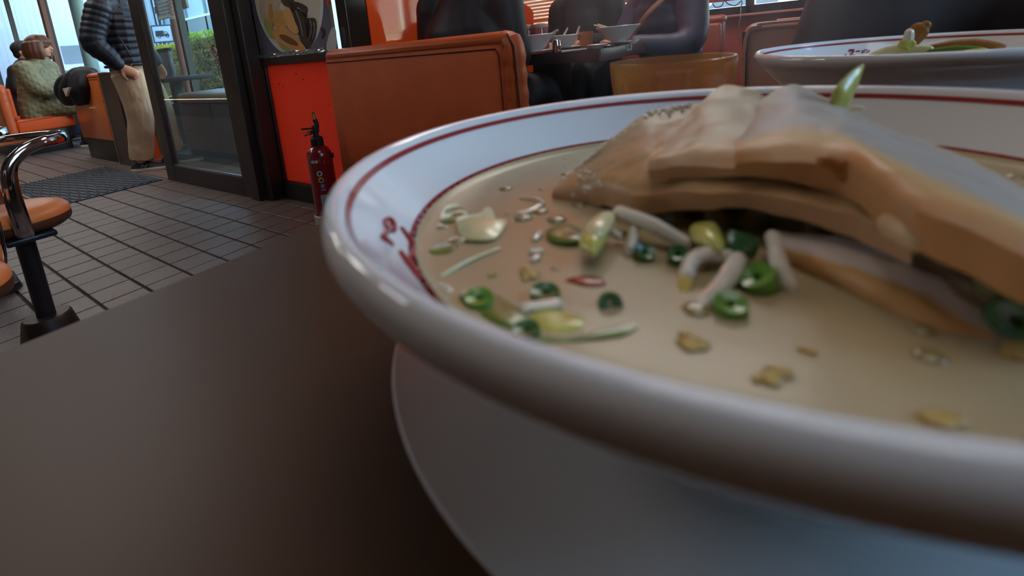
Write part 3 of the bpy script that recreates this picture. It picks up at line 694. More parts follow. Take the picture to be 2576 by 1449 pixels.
# ---- second bowl across the table
FC = Vector((.033, .513, 0))
fb = bowl_parts(FC.x, FC.y, 0, 'ramen_bowl', 'white ramen bowl with brown toppings behind the pork')
k1 = [[(1108,420),(1160,416)], [(1104,432),(1150,428),(1146,440),(1122,449)], [(1168,432),(1206,428)], [(1216,446),(1240,430),(1246,414)], [(1220,424),(1244,440)], [(1258,416),(1266,422)], [(1256,442),(1276,434),(1286,418)],
      [(1086,454),(1086,478)], [(1068,464),(1068,480),(1104,478)], [(1104,464),(1104,480)], [(1122,460),(1148,458)], [(1130,468),(1130,480)], [(1146,460),(1146,480)], [(1160,458),(1160,480)], [(1168,462),(1168,476)], [(1122,460),(1122,482)]]
obj('lettering', strokes(k1, .0007, 1800, 0, 3.32, FC), m_redglaze, fb, label='red Japanese lettering on the inner wall')
saucer(FC.x, FC.y, 0, 'white saucer under the bowl behind the pork')
broth(FC.x, FC.y, 0, 'milky broth in the bowl behind the pork')
m_menma = M('bamboo_shoot', (168, 112, 58), .35, noise=(160, .3))
def D_far(x, y, dy=0.0): return onY(x, y, FC.y + dy)
G2 = 'toppings in the far bowl'
rod('bamboo_shoot', [D_far(2290, 108), D_far(2302, 88), D_far(2318, 72), D_far(2328, 64)], [.0052, .0068, .0060, .0035], m_menma, .4, 'brown bamboo shoot standing up in the far bowl', 'bamboo shoot')
rod('bean_sprout', [D_far(2283, 118, -.004), D_far(2286, 96, -.004), D_far(2288, 82, -.004)], [.0030, .0034, .0030], m_sprout, 1, 'fat white sprout upright beside the standing bamboo shoot', 'bean sprout')
rod('cabbage_piece', [D_far(2266, 124, -.006), D_far(2278, 115, -.006), D_far(2292, 110, -.006)], [.003, .0055, .003], m_cab, .5, 'yellow cabbage at the foot of the standing bamboo shoot', 'cabbage')
rod('bamboo_shoot', [D_far(2335, 124), D_far(2390, 121), D_far(2450, 121), D_far(2505, 127), D_far(2535, 131)], [.0035, .0058, .0068, .0060, .0035], m_menma, .8, 'long brown bamboo shoot lying across the far bowl', 'bamboo shoot')
rod('bamboo_shoot', [D_far(2330, 122, .004), D_far(2360, 128, .002), D_far(2395, 132, 0)], [.003, .0045, .003], m_menma, .6, 'short tan bamboo shoot beside the long one', 'bamboo shoot')
rod('cabbage_piece', [D_far(2345, 136, -.012), D_far(2400, 135, -.012), D_far(2450, 136, -.012), D_far(2490, 140, -.012)], [.004, .0062, .0058, .0040], m_leafg, .6, 'light green cabbage heap along the front of the far bowl', 'cabbage')
rod('cabbage_piece', [D_far(2420, 138, -.018), D_far(2470, 138, -.018), D_far(2500, 142, -.018)], [.003, .005, .003], m_cab, .6, 'pale green cabbage scrap before the long bamboo shoot', 'cabbage')
rod('noodles', [D_far(2195, 144, -.01), D_far(2230, 137, -.006), D_far(2265, 134, -.004), D_far(2330, 130, -.004)], [.004, .006, .007, .005], m_cabpale, .6, 'pale noodle hump at the left of the far bowl', 'noodles')
rod('scallion_ring', [D_far(2245, 146, -.02), D_far(2285, 143, -.02), D_far(2320, 146, -.02)], [.0022, .0032, .0022], m_scal_dk, .5, 'dark green leaf edge at the front of the far bowl', 'scallion')
mb = MB()
for k in range(26):
    a = random.uniform(0, 2 * PI); q = .062 * random.random() ** .5
    mb.ball(FC + Vector((q * math.cos(a), q * math.sin(a), ZS + .001 + .006 * max(0, 1 - q / .06))), (random.uniform(.008, .016), random.uniform(.006, .012), .008), 10, 6)
base(tag(obj('vegetable_mound', voxel(mb, .002, 3, 'mound'), m_cabpale, kind='stuff'), 'heap of noodles and vegetables in the far bowl', 'vegetables'), FC + Vector((0, 0, ZS)))

# ---- amber tumbler
m_amber = bpy.data.materials.new('amber_plastic'); m_amber.use_nodes = True
_n = m_amber.node_tree.nodes; _l = m_amber.node_tree.links; _n.clear()
_o = _n.new('ShaderNodeOutputMaterial'); _t = _n.new('ShaderNodeBsdfTransparent'); _t.inputs[0].default_value = lin((244, 214, 160))
_d = _n.new('ShaderNodeBsdfTranslucent'); _d.inputs[0].default_value = lin((230, 176, 100)); _g = _n.new('ShaderNodeBsdfGlossy'); _g.inputs['Roughness'].default_value = .08
_df = _n.new('ShaderNodeBsdfDiffuse'); _df.inputs[0].default_value = lin((150, 122, 84))
_m0 = _n.new('ShaderNodeMixShader'); _m0.inputs[0].default_value = .45; _l.new(_d.outputs[0], _m0.inputs[1]); _l.new(_df.outputs[0], _m0.inputs[2])
_m1 = _n.new('ShaderNodeMixShader'); _m1.inputs[0].default_value = .30; _l.new(_t.outputs[0], _m1.inputs[1]); _l.new(_m0.outputs[0], _m1.inputs[2])
_f = schlick(_n, _l, .05); _m2 = _n.new('ShaderNodeMixShader'); _l.new(_f, _m2.inputs[0]); _l.new(_m1.outputs[0], _m2.inputs[1]); _l.new(_g.outputs[0], _m2.inputs[2])
_l.new(_m2.outputs[0], _o.inputs[0])
gc = (atD(1538, 155, .34) + atD(1838, 140, .34)) / 2; gr = (atD(1538, 155, .34) - atD(1838, 140, .34)).length / 2; gz = gc.z
cup = thing('tumbler', (gc.x, gc.y, TZ), 'amber plastic tumbler behind the foreground bowl', 'tumbler')
obj('cup', MB().lathe([(.0005, TZ), (gr * .80, TZ), (gr * .83, TZ + .004), (gr * .985, gz - .012), (gr, gz - .002), (gr * .99, gz), (gr * .955, gz), (gr * .945, gz - .003), (gr * .93, gz - .012), (gr * .77, TZ + .008), (.0005, TZ + .007)], 96, (gc.x, gc.y, 0)), m_amber, cup, smooth=50)

# ================================================================== BENCHES
def rollbar(mb, pts, r, n=10, flat=1.0, side=None): return mb.tube(pts, r, n, round_end=True, flat=flat, side=side)
def bench(loc, w, zback, label, mats, seat=True, seat_d=.48, zseat=.43, group=None, plinth=.22, rz=0.0, rollR=True, t=.085, sx=.01):
    """bench in its own coordinates: back panel along x at y = 0 (rear face), seat towards +y"""
    b = thing('booth_bench', loc, label, 'bench', group); b.rotation_euler = (0, 0, rz)
    mp, mr, ms, mk = mats
    L = lambda n, mb, m, **k: obj(n, mb, m, b, local=True, **k)
    L('back_panel', MB().box((.012, 0, plinth), (w - .045, t - .01, zback - .028)), mp, bevel=.006, smooth=40)
    L('top_roll', rollbar(MB(), [(.03, t * .5, zback - .026), (w * .5, t * .5, zback - .026), (w - .05, t * .5, zback - .026)], .032, 14, flat=1.5, side=(0, 0, 1)), mr)
    # end roll with slightly bunched cover
    P = [(w - .03, t * .5, z) for z in [plinth + .02 + k * (zback - plinth - .07) / 26 for k in range(27)]]
    R = [.036 + .0016 * math.sin(k * 1.9) + .0012 * math.sin(k * 4.3) for k in range(27)]
    P += [(w - .038, t * .5, zback - .034), (w - .06, t * .5, zback - .02)]; R += [.036, .028]
    if rollR: L('end_roll', MB().tube(P, R, 14, side=(1, 0, 0), flat=1.45, round_end=True), mr)
    L('end_piping', MB().tube([(w + .004, .004, plinth + .02), (w + .005, .0, zback * .6), (w - .002, .0, zback - .05), (w - .03, .004, zback - .006)], .0032, 6), m_seam)
    L('seam', MB().tube([(.02, -.001, zback - .055), (w - .08, -.001, zback - .055), (w - .068, -.001, zback - .075), (w - .066, -.001, plinth + .02)], .0022, 6), m_seam)
    L('backrest_cushion', MB().box((sx + .01, t - .01, zseat + .02), (w - .04, t + .045, zback - .05)), ms, bevel=.018, seg=3, smooth=50)
    if seat:
        s = L('seat', MB().box((sx, t + .01, zseat - .16), (w - .01, t + seat_d, zseat)), ms, bevel=.026, seg=4, smooth=50)
        o = obj('piping', MB().tube([(w - .012, t + .03, zseat - .026), (w - .012, t + seat_d - .03, zseat - .012), (w - .03, t + seat_d - .012, zseat - .012), (sx + .02, t + seat_d - .012, zseat - .012)], .004, 6), m_seam, s, local=True)
        L('plinth', MB().box((sx + .03, .02, 0), (w - .05, t + seat_d - .08, zseat - .155)), mk, bevel=.004)
    else: L('plinth', MB().box((.02, .015, 0), (w - .03, t + .02, plinth)), mk, bevel=.004)
    return b
mo = (m_orange_dk, m_orange, m_orange_bright, m_black_vinyl)
bench((-2.07, 1.495, 0), 1.095, .845, 'orange vinyl bench back in the middle, in front of the red panel', mo, sx=.10, group='orange booth benches')
mo2 = (m_panel_or, m_orange, m_orange_bright, m_black_vinyl)
bench((-6.60, 1.585, 0), 1.01, .868, 'orange board bench back with a black jacket over it', mo2, seat_d=.40, group='orange booth benches', plinth=.225)
bench((-8.95, 1.20, 0), 1.19, .85, 'orange bench on which the woman in the green jacket sits', (m_panel_or, m_orange, m_orange_bright, m_black_vinyl), seat_d=.56, group='orange booth benches', plinth=.2)
m_brown_v = M('brown_vinyl', (196, 142, 120), .42, spec=.4, noise=(5, .15), bump=(240, .12, .001))
m_salv = M('salmon_vinyl', (176, 92, 70), .42, noise=(5, .1), bump=(240, .1, .001))
m_pipe = M('light_piping', (206, 140, 110), .35)
bn = thing('booth_bench', (-.195, 1.16, 0), 'brown vinyl bench behind the person across the table', 'bench')
LB = lambda n, mb, m, **k: obj(n, mb, m, bn, **k)
LB('back_panel', MB().box((-.20, 1.16, .22), (1.04, 1.25, .806)), m_brown_v, bevel=.022, seg=4, smooth=50)
LB('piping', MB().tube(spl([(-.196, 1.158, .30), (-.197, 1.158, .60), (-.194, 1.158, .775), (-.165, 1.158, .800), (-.12, 1.158, .804), (.4, 1.158, .804), (1.0, 1.158, .804)], 4), .0032, 6).tube([(-.15, 1.25, .806), (1.0, 1.25, .806)], .003, 6), m_pipe)
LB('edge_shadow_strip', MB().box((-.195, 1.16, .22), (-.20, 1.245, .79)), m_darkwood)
LB('seat', MB().box((-.17, 0.74, .27), (1.02, 1.16, .41)), m_brown_v, bevel=.025, seg=4, smooth=50)
LB('plinth', MB().box((-.14, .76, 0), (1.0, 1.18, .27)), m_black_vinyl)
bench((-.78, 3.98, 0), 1.18, .84, 'salmon bench behind the person in the navy coat', (m_salv, m_salv, m_salv, m_black_vinyl), seat_d=.46, rz=PI, group=None)

m_grey_box = M('charcoal_board', (70, 66, 68), .5, noise=(8, .2))
# ================================================================== STOOLS
m_stoolv = M('stool_vinyl', (250, 146, 80), .4, noise=(8, .12), bump=(60, .15, .002))
m_stoolw = M('stool_wood', (98, 56, 38), .45, noise=(9, .3), stretch=(1, 1, 6))
m_pole = M('stool_pole', (64, 62, 68), .35, metal=.7)
m_basec = M('stool_base', (58, 46, 44), .45, metal=.5, noise=(14, .4))
def stool(loc, label, rz=0):
    s = thing('swivel_stool', loc, label, 'stool', 'orange swivel stools'); s.rotation_euler = (0, 0, rz)
    L = lambda n, mb, m, **k: obj(n, mb, m, s, local=True, **k)
    L('base', MB().lathe([(.0005, 0), (.082, 0), (.080, .008), (.066, .07), (.060, .076), (.0005, .076)], 36), m_basec, smooth=40)
    L('pole', MB().lathe([(.0255, .07), (.0255, .335), (.031, .336), (.031, .36), (.0005, .362)], 24), m_pole, smooth=40)
    L('support_plate', MB().box((-.14, -.06, .358), (.14, .06, .374)), m_pole, bevel=.004)
    L('seat_base', MB().lathe([(.0005, .374), (.112, .374), (.130, .386), (.134, .398), (.132, .412), (.0005, .412)], 48), m_stoolw, smooth=40)
    L('cushion', MB().lathe([(.132, .410), (.133, .418), (.130, .430), (.118, .443), (.092, .452), (.055, .457), (.0005, .458)], 48), m_stoolv, smooth=60)
    a = .150
    path = [(.130, -.012, .385), (.146, -.016, .44), (.153, -.018, .53), (.152, -.006, .595), (.146, .034, .633)] + [(a * math.cos(t_), a * .98 * math.sin(t_) + .02, .648) for t_ in [.42 + k * (PI - .42) / 12 for k in range(13)]] + [(-a, -.06, .652), (-a, -.16, .655)]
    pp = spl(path, 4); nn = len(pp)
    L('arm_loop', MB().tube(pp, [.024 - .006 * min(1, i / 14) for i in range(nn)], 14, flat=.42, round_end=True, side0=(0, 1, 0)), m_chrome, smooth=60)
    up = spl([(-.130, -.012, .385), (-.146, -.016, .44), (-.156, -.020, .53), (-.154, -.015, .60), (-.150, -.008, .645)], 6)
    L('arm_support', MB().tube(up, lerpl([.024, .020, .018, .018, .017], 6, len(up)), 12, side=(0, 1, 0), flat=.44, round_end=True), m_chrome, smooth=60)
    return s
s0 = stool((-2.112, .292, 0), 'orange swivel stool with chrome armrest nearest the fire extinguisher')
dup(s0, (-2.79, .26, 0), .0, 'second orange swivel stool, behind the first at the left edge')
dup(s0, (-1.522, .042, 0), math.radians(127), 'nearest orange stool, only a seat corner showing at the left edge')

# ================================================================== FIRE EXTINGUISHER
ex = thing('fire_extinguisher', (-2.10, 1.405, 0), 'red fire extinguisher standing on the tiles beside the red panel', 'extinguisher')
L = lambda n, mb, m, **k: obj(n, mb, m, ex, local=True, **k)
m_exred = M('extinguisher_red', (128, 14, 22), .22, spec=.5, coat=.5)
L('cylinder', MB().lathe([(.0005, .03), (.058, .03), (.0605, .045), (.0605, .345), (.058, .365), (.048, .385), (.034, .397), (.024, .402), (.0005, .403)], 48), m_exred, smooth=50)
L('stand', MB().lathe([(.058, 0), (.069, .0), (.071, .006), (.070, .052), (.066, .056), (.062, .052), (.062, .01), (.058, .008)], 48), M('stand_white', (196, 186, 176), .5, noise=(30, .2)), smooth=40)
L('collar', MB().lathe([(.0005, .40), (.030, .40), (.031, .41), (.030, .438), (.022, .446), (.0005, .447)], 32), m_black, smooth=40)
hv = L('valve', MB().tube([(0, 0, .44), (-.004, 0, .50)], [.014, .012], 12).tube([(-.02, .0, .47), (.02, 0, .475)], .009, 8), m_black)
va = Vector((-.75, -.35, 0)).normalized()
L('hose', MB().tube(spl([(0.0, .0, .45), (.004, .01, .50), (.0, .005, .53)], 4), .011, 10), m_black)
L('nozzle', MB().tube([(.0, .005, .528), (-.002, .006, .545), (-.003, .007, .560), (-.003, .007, .566)], [.011, .0085, .008, .0095], 12), M('brass', (176, 120, 66), .4, metal=.4))
L('lever', MB().obox(Vector((0, 0, .486)) + va * .036, va * .034, Vector((-va.y, va.x, 0)) * .009, Vector((0, 0, .0035))).obox(Vector((0, 0, .462)) + va * .030, (va + Vector((0, 0, -.35))) * .028, Vector((-va.y, va.x, 0)) * .008, Vector((0, 0, .003))), m_black, bevel=.001)
L('gauge', MB().tube([Vector((0, 0, .468)) + va * .02 , Vector((0, 0, .468)) + va * .03 + Vector((.012, -.02, -.004))], .010, 12), m_steel)
L('bracket_hook', MB().box((.056, .02, .335), (.068, .036, .36)), m_black, bevel=.002)
cdir = math.atan2(-1.405, 2.10)          # side turned to the camera
def label_patch(a0, a1, z0, z1, mat, name, r=.0609, lab=None):
    n = 8; mb = MB(); T = [[Vector((r * math.cos(cdir + a0 + (a1 - a0) * k / n), r * math.sin(cdir + a0 + (a1 - a0) * k / n), z)) for k in range(n + 1)] for z in (z0, z1)]
    return L(name, mb.slab(T, lambda i, j: Vector((T[i][j].x, T[i][j].y, 0)).normalized() * .0004), mat, label=lab)
m_lblw = M('label_white', (206, 200, 196), .5); m_lbly = M('label_yellow', (208, 176, 40), .5); m_lblb = M('label_blue', (70, 84, 140), .5); m_ink = M('ink', (40, 30, 40), .6); m_lblg = M('label_grey', (158, 160, 182), .5)
label_patch(-.75, -.20, .325, .337, m_lblw, 'label', lab='small white strip label')
for k in range(3): label_patch(-.62 + k * .11, -.56 + k * .11, .328, .334, m_ink, 'label_print', .0611)
def disc_patch(a, z, rad, mat, name, r):
    P = [Vector((r * math.cos(cdir + a + rad / r * math.cos(t_)), r * math.sin(cdir + a + rad / r * math.cos(t_)), z + rad * math.sin(t_))) for t_ in [k * PI / 12 for k in range(24)]]
    L(name, MB().prism(P, Vector((math.cos(cdir + a), math.sin(cdir + a), 0)) * .0004), mat)
disc_patch(-.22, .272, .0135, m_lblw, 'class_mark', .0608); disc_patch(-.22, .272, .0075, m_ink, 'class_mark_print', .0611)
disc_patch(-.18, .240, .0135, m_lbly, 'class_mark', .0608); disc_patch(-.22, .240, .005, m_ink, 'class_mark_print', .0611); disc_patch(-.10, .241, .005, m_ink, 'class_mark_print', .0611)
label_patch(-.30, .05, .198, .221, m_lblb, 'class_mark'); label_patch(-.16, -.08, .203, .217, m_lblw, 'class_mark_print', .0611)
label_patch(-.30, .06, .188, .191, m_lblw, 'label_print')
label_patch(-.42, .12, .095, .165, m_lblg, 'instruction_label', lab='grey instruction label')
for k in range(7): label_patch(-.36 + k * .06, -.33 + k * .06, .108, .155, m_ink if k % 2 else m_lblw, 'label_print', .0611)
label_patch(-.44, .14, .088, .0915, m_lblw, 'label_print'); label_patch(-.28, .0, .044, .060, m_lblw, 'label')

# ================================================================== DOOR MAT
mt = thing('door_mat', (-4.95, 1.1, 0), 'dark grey ribbed rubber mat in front of the doorway', 'mat')
obj('mat_base', MB().box((-5.62, .78, 0), (-4.29, 1.46, .007)), m_mat, mt, bevel=.003)
rb = MB()
yy = .80; k = 0
while yy < 1.44:
    n = 26; P = [Vector((-5.60 + 1.29 * i / n, yy + .008 * math.sin(i * 1.25 + (k % 2) * PI), .0085)) for i in range(n + 1)]
    rb.tube(P, .0062, 5); yy += .028; k += 1
obj('ribs', rb, m_mat, mt, smooth=60, kind='stuff')

# ================================================================== POSTER
po = thing('poster', (-2.47, 1.59, .85), 'poster of a bowl of ramen above the red panel', 'poster')
PYp = 1.585
def Ppt(x, y, dz=0): p = onY(x, y, PYp - dz); return p
m_pbg = M('poster_paper', (150, 140, 130), .2, noise=(6, .1), coat=.3)
obj('backing', MB().box((-2.795, 1.587, .852), (-2.075, 1.593, 1.58)), m_pbg, po, smooth=0)
obj('frame', MB().box((-2.80, 1.578, .846), (-2.785, 1.595, 1.58)).box((-2.80, 1.578, .846), (-2.11, 1.595, .856)), m_alu, po, smooth=0)
def pic(name, pts, col, layer, s=4.527, ox=550, oy=0, rough=.25):
    P = [Ppt(ox + x / s, oy + y / s, .0012 * layer) for x, y in pts]
    mk = 'print_%d_%d_%d' % col
    obj(name, MB().prism(spl(P, 3, closed=True), (0, .0009, 0)), MATS.get(mk) or M(mk, col, rough, noise=(40, .12), coat=.3), po, smooth=0)
zc = []
cx_, cz_ = -2.43, 1.15
def pic_circle(name, r, col, layer, ph=.0):
    P = [Vector((cx_ + r * math.cos(a), PYp - .0012 * layer, cz_ + r * 1.0 * math.sin(a))) for a in [k * PI / 32 for k in range(64)]]
    P = [Vector((max(-2.782, min(-2.10, p.x)), p.y, max(.866, min(1.575, p.z)))) for p in P]
    mk = 'print_%d_%d_%d' % col
    obj(name, MB().prism(P, (0, .0009, 0)), MATS.get(mk) or M(mk, col, .25, noise=(20, .06), coat=.3), po, smooth=0)
obj('printed_ground', MB().box((-2.783, 1.5838, .866), (-2.10, 1.5866, 1.578)), M('print_ground', (120, 116, 132), .25, noise=(6, .2), coat=.3), po, smooth=0)
pic_circle('printed_bowl', .312, (246, 240, 234), 2); pic_circle('printed_soup', .288, (236, 220, 198), 3)
pic('printed_pork', [(470,10),(560,-40),(700,-30),(690,70),(580,200),(490,210),(470,120)], (215, 189, 164), 4)
pic('printed_mushroom', [(840,20),(1010,80),(1000,200),(1100,210),(1112,340),(1080,480),(1010,560),(940,480),(890,340),(860,200)], (85, 68, 63), 4)
pic('printed_mushroom', [(700,-30),(800,-30),(880,40),(860,160),(800,90),(740,60)], (95, 73, 61), 4)
for k, st_ in enumerate(([(880,120),(930,260),(960,420)], [(940,110),(1000,240),(1010,430)], [(1040,230),(1060,330),(1030,470)], [(900,90),(980,140),(1005,190)], [(1085,250),(1092,340),(1070,450)], [(760,-10),(830,60),(850,130)])):
    P_ = [Ppt(550 + x / 4.527, y / 4.527, .0062) for x, y in st_]
    obj('printed_mushroom_strand', MB().tube(spl(P_, 5), [.004, .006, .007, .006, .005, .006, .007, .006, .005, .004, .003][:11], 6, side=(0, 1, 0), flat=1.0), MATS.get('strand%d' % (k % 2)) or M('strand%d' % (k % 2), ((122, 102, 96), (44, 34, 34))[k % 2], .3), po, smooth=60)
pic('printed_mushroom', [(1160,310),(1200,340),(1200,410),(1170,440),(1180,380)], (78, 61, 58), 4)
pic('printed_scallion', [(510,215),(560,225),(620,330),(640,440),(580,420),(530,320)], (178, 183, 104), 5)
pic('printed_scallion', [(680,480),(760,520),(800,570),(720,560)], (183, 185, 97), 5)
pic('printed_bamboo', [(612,200),(690,100),(735,170),(780,300),(700,330),(640,300)], (228, 170, 97), 6)
pic('printed_bamboo', [(730,150),(795,80),(850,200),(912,360),(850,380),(780,290)], (250, 189, 112), 7)
pic('printed_bamboo', [(570,60),(605,70),(615,330),(575,220)], (213, 152, 85), 6)
pic('printed_bamboo', [(615,345),(730,305),(800,350),(920,460),(1000,570),(920,590),(800,545),(680,470),(630,420)], (240, 170, 100), 8)
pic('printed_pork', [(690,400),(760,400),(880,470),(900,520),(800,500),(720,450)], (136, 87, 61), 9)
pic('printed_red_edge', [(340,-30),(362,-30),(356,60),(345,60)], (231, 73, 73), 4); pic('printed_red_edge', [(1215,-10),(1245,-20),(1250,60),(1235,70)], (239, 73, 85), 4)
# crumpled foil along the foot of the poster and a painted strip of window light at its right
fo = MB(); a0, a1 = onY(648, 147, 1.575), onY(818, 131, 1.575)
T = [[a0.lerp(a1, i / 30) + Vector((0, mnoise.noise(Vector((i * .7, j * 2.1, 3))) * .006, j * .0065 - .003)) for j in range(5)] for i in range(31)]
obj('foil_strip', fo.slab(T, (0, -.0008, 0)), M('foil', (196, 204, 214), .18, metal=.9), po, smooth=0)
pic('window_light_strip', [(1225,560),(1280,330),(1335,345),(1332,580)], (214, 216, 208), 10)

# ================================================================== NUMBERED TABLE
TT = .735
tc = onz(1505, 122, TT)
m_t47 = M('table_dark', (54, 44, 44), .14, spec=.6, noise=(6, .12), coat=.3); m_t47e = M('table_edge', (104, 80, 78), .35, noise=(7, .12))
t47 = thing('dining_table', (tc.x - .45, tc.y + .40, 0), 'dark table with the number 47 tag on its edge', 'table')
obj('tabletop', MB().box((-1.97, tc.y, TT - .062), (tc.x - .004, tc.y + .80, TT)), m_t47, t47, bevel=.004, smooth=40)
obj('edge_board', MB().box((tc.x - .004, tc.y, TT - .064), (tc.x + .012, tc.y + .80, TT - .001)), m_t47e, t47, bevel=.003, smooth=40)
obj('pedestal', MB().box((tc.x - .55, tc.y + .3, .03), (tc.x - .40, tc.y + .5, TT - .06)), m_black, t47, bevel=.004)
obj('foot_plate', MB().box((tc.x - .7, tc.y + .1, 0), (tc.x - .25, tc.y + .7, .03)), m_black, t47, bevel=.004)
p0 = onX(1583, 118, tc.x + .0125); hs = .0105
tg = obj('number_tag', MB().box((p0.x - .0005, p0.y - .036, p0.z - .019), (p0.x + .0008, p0.y + .036, p0.z + .019)), m_lblw, t47, smooth=0, label='white tag reading 47')
dg = MB()
def seg(mb, a, b, w=.0017): 
    A = Vector((p0.x + .0012, p0.y + a[0] * hs * 1.75, p0.z + a[1] * hs)); B = Vector((p0.x + .0012, p0.y + b[0] * hs * 1.75, p0.z + b[1] * hs)); mb.tube([A, B], w, 6, round_end=True)
seg(dg, (-.35, 1), (-.95, -.2)); seg(dg, (-.95, -.2), (-.05, -.2)); seg(dg, (-.3, .4), (-.3, -1)); seg(dg, (.2, 1), (.95, 1)); seg(dg, (.95, 1), (.45, -1))
obj('digits', dg, m_ink, tg)

def small_bowl(x, y, s, label, z=TT + .0125):
    b = thing('soup_bowl', (x, y, z), label, 'bowl', 'ramen bowls on the numbered table')
    obj('shell', MB().lathe([(.0005, .004), (.034, 0), (.036, .008), (.055, .016), (.092, .060), (.107, .074), (.110, .079), (.108, .081), (.104, .079), (.085, .058), (.05, .022), (.0005, .014)], 56), m_porc, b, local=True, smooth=55)
    obj('rim_line', MB().lathe([(.1035, .0787), (.1050, .0799)], 56), m_redglaze, b, local=True)
    b.scale = (s, s, s); return b
def small_saucer(x, y, label):
    d = obj('saucer', MB().lathe([(.0005, .003), (.05, .0), (.055, .002), (.085, .010), (.098, .0155), (.0985, .017), (.085, .0125), (.055, .005), (.0005, .0045)], 56), m_porc, smooth=55)
    d.location = (x, y, TT); return tag(d, label, 'saucer', 'saucers on the numbered table')
def at47(x, D, z): 
    """point on the plane of height z at column x of the photograph and depth D"""
    h = H - z; lo, hi = -200, 400
    for _ in range(40):
        m = (lo + hi) / 2
        if atD(x, m, D).z > z: lo = m
        else: hi = m
    return atD(x, (lo + hi) / 2, D)
bs = []
for x, D, s, n in ((1345, 2.45, 1.0, 'left bowl on the numbered table beside the steel shaker'), (1424, 2.62, .8, 'small middle bowl behind the steel shaker'), (1556, 2.62, 1.05, 'right bowl on the numbered table before the navy coat')):
    p = at47(x, D, TT); bs.append(p); small_bowl(p.x, p.y, s, 'white ' + n); small_saucer(p.x, p.y, 'white saucer under the ' + n)
m_spoon = M('spoon_white', (206, 200, 196), .15, coat=.3)
def spoon(a, b, label):
    o = obj('soup_spoon', MB().tube(spl([a, a.lerp(b, .4), b], 5), lerpl([.013, .007, .006], 5, 11), 10, flat=.45, round_end=True), m_spoon); base(tag(o, label, 'spoon', 'spoons in the bowls'), a)
zt = TT + .09
spoon(bs[0] + Vector((.06, .0, .07)), onY(1402, 76, bs[0].y) , 'white spoon handle sticking out of the left bowl')
spoon(bs[1] + Vector((-.02, .0, .06)), onY(1427, 72, bs[1].y - .01), 'white spoon handle crossing the small middle bowl')
spoon(bs[1] + Vector((.05, .02, .06)), onY(1457, 68, bs[1].y + .02), 'white spoon handle right of the small middle bowl')
m_chop = M('chopstick', (206, 184, 152), .5)
for k, (x, y) in enumerate(((1494, 63), (1503, 61))):
    a = onY(x, y, bs[2].y - .01); b = bs[2] + Vector((-.02, .02 + .01 * k, .075)); o = obj('chopstick', MB().tube([a, b], .0042, 6), m_chop); base(tag(o, ('front' if k == 0 else 'back') + ' pale chopstick resting on the rim of the right bowl', 'chopstick', 'chopsticks on the right bowl'), a)
p = at47(1401, 2.38, TT); sp = thing('shaker', p, 'shiny steel shaker in front of the small bowls', 'shaker')
obj('body', MB().lathe([(.0005, 0), (.021, 0), (.0215, .004), (.0215, .050), (.020, .055)], 32), m_chrome, sp, local=True, smooth=50)
obj('lid', MB().lathe([(.0212, .050), (.020, .058), (.012, .062), (.0005, .063)], 32), m_steel, sp, local=True, smooth=50)
m_jarg = glass_mat('jar_glass', (226, 216, 206), refl=1.0, haze=.06); m_jarfill = M('red_paste', (190, 96, 40), .4, noise=(60, .3)); m_jarlid = M('jar_lid', (176, 150, 140), .35)
def jar(x, D, fill, label):
    p = at47(x, D, TT); j = thing('condiment_jar', p, label, 'jar', 'condiment jars')
    obj('glass', MB().lathe([(.0005, 0), (.036, 0), (.039, .005), (.039, .095), (.036, .102), (.034, .102), (.036, .095), (.036, .006), (.0005, .004)], 40), m_jarg, j, local=True, smooth=50)
    j.scale = (1.15, 1.15, 1.3)
    if fill: obj('filling', MB().lathe([(.0005, .006), (.035, .006), (.035, .075), (.0005, .078)], 32), m_jarfill, j, local=True, smooth=50)
    obj('lid', MB().lathe([(.0395, .098), (.041, .103), (.038, .112), (.012, .116), (.0005, .117)], 40), m_jarlid, j, local=True, smooth=50)
jar(1330, 2.78, True, 'left condiment jar with orange red paste'); jar(1362, 2.72, False, 'right condiment jar with domed clear lid')
p = at47(1475, 2.55, TT); gl = thing('tumbler', p, 'brown plastic tumbler between the bowls on the numbered table', 'tumbler')
obj('cup', MB().lathe([(.0005, .0), (.030, 0), (.038, .085), (.036, .085), (.028, .005), (.0005, .004)], 40), m_amber, gl, local=True, smooth=50)
p = at47(1503, 2.42, TT); d = obj('side_plate', MB().lathe([(.0005, .003), (.03, 0), (.033, .004), (.050, .016), (.052, .018), (.05, .019), (.03, .007), (.0005, .006)], 48), m_porc, smooth=55); d.location = p; tag(d, 'small white side dish left of the napkin', 'dish')
p = at47(1532, 2.36, TT); d = obj('ashtray', MB().lathe([(.0005, .003), (.024, 0), (.026, .012), (.024, .013), (.021, .005), (.0005, .004)], 32), m_steel, smooth=50); d.location = p; tag(d, 'little metal dish at the table corner before the napkin', 'dish')
p = at47(1580, 2.56, TT); nk = []
for i in range(13):
    nk.append([Vector((p.x + RR.x * (-.065 + .13 * i / 12) * .8, p.y + RR.y * (-.065 + .13 * i / 12) * .8, TT + .004)) + Vector((-.6, .77, 0)) * (.05 * (j / 6 - .5)) + Vector((0, 0, .010 + .012 * mnoise.noise(Vector((i * .5, j * .55, 7))) + .008 * math.sin(i * .6))) for j in range(7)])
base(tag(obj('napkin', MB().slab(nk, (0, 0, .003)), m_white, smooth=60), 'crumpled white napkin at the edge of the numbered table', 'napkin'), p)
a = at47(1412, 2.33, TT); b = at47(1475, 2.36, TT)
base(tag(obj('soup_spoon', MB().tube([a + Vector((0, 0, .004)), b + Vector((0, 0, .004))], [.006, .004], 8), m_spoon), 'thin spoon lying at the front edge of the numbered table', 'spoon'), a)
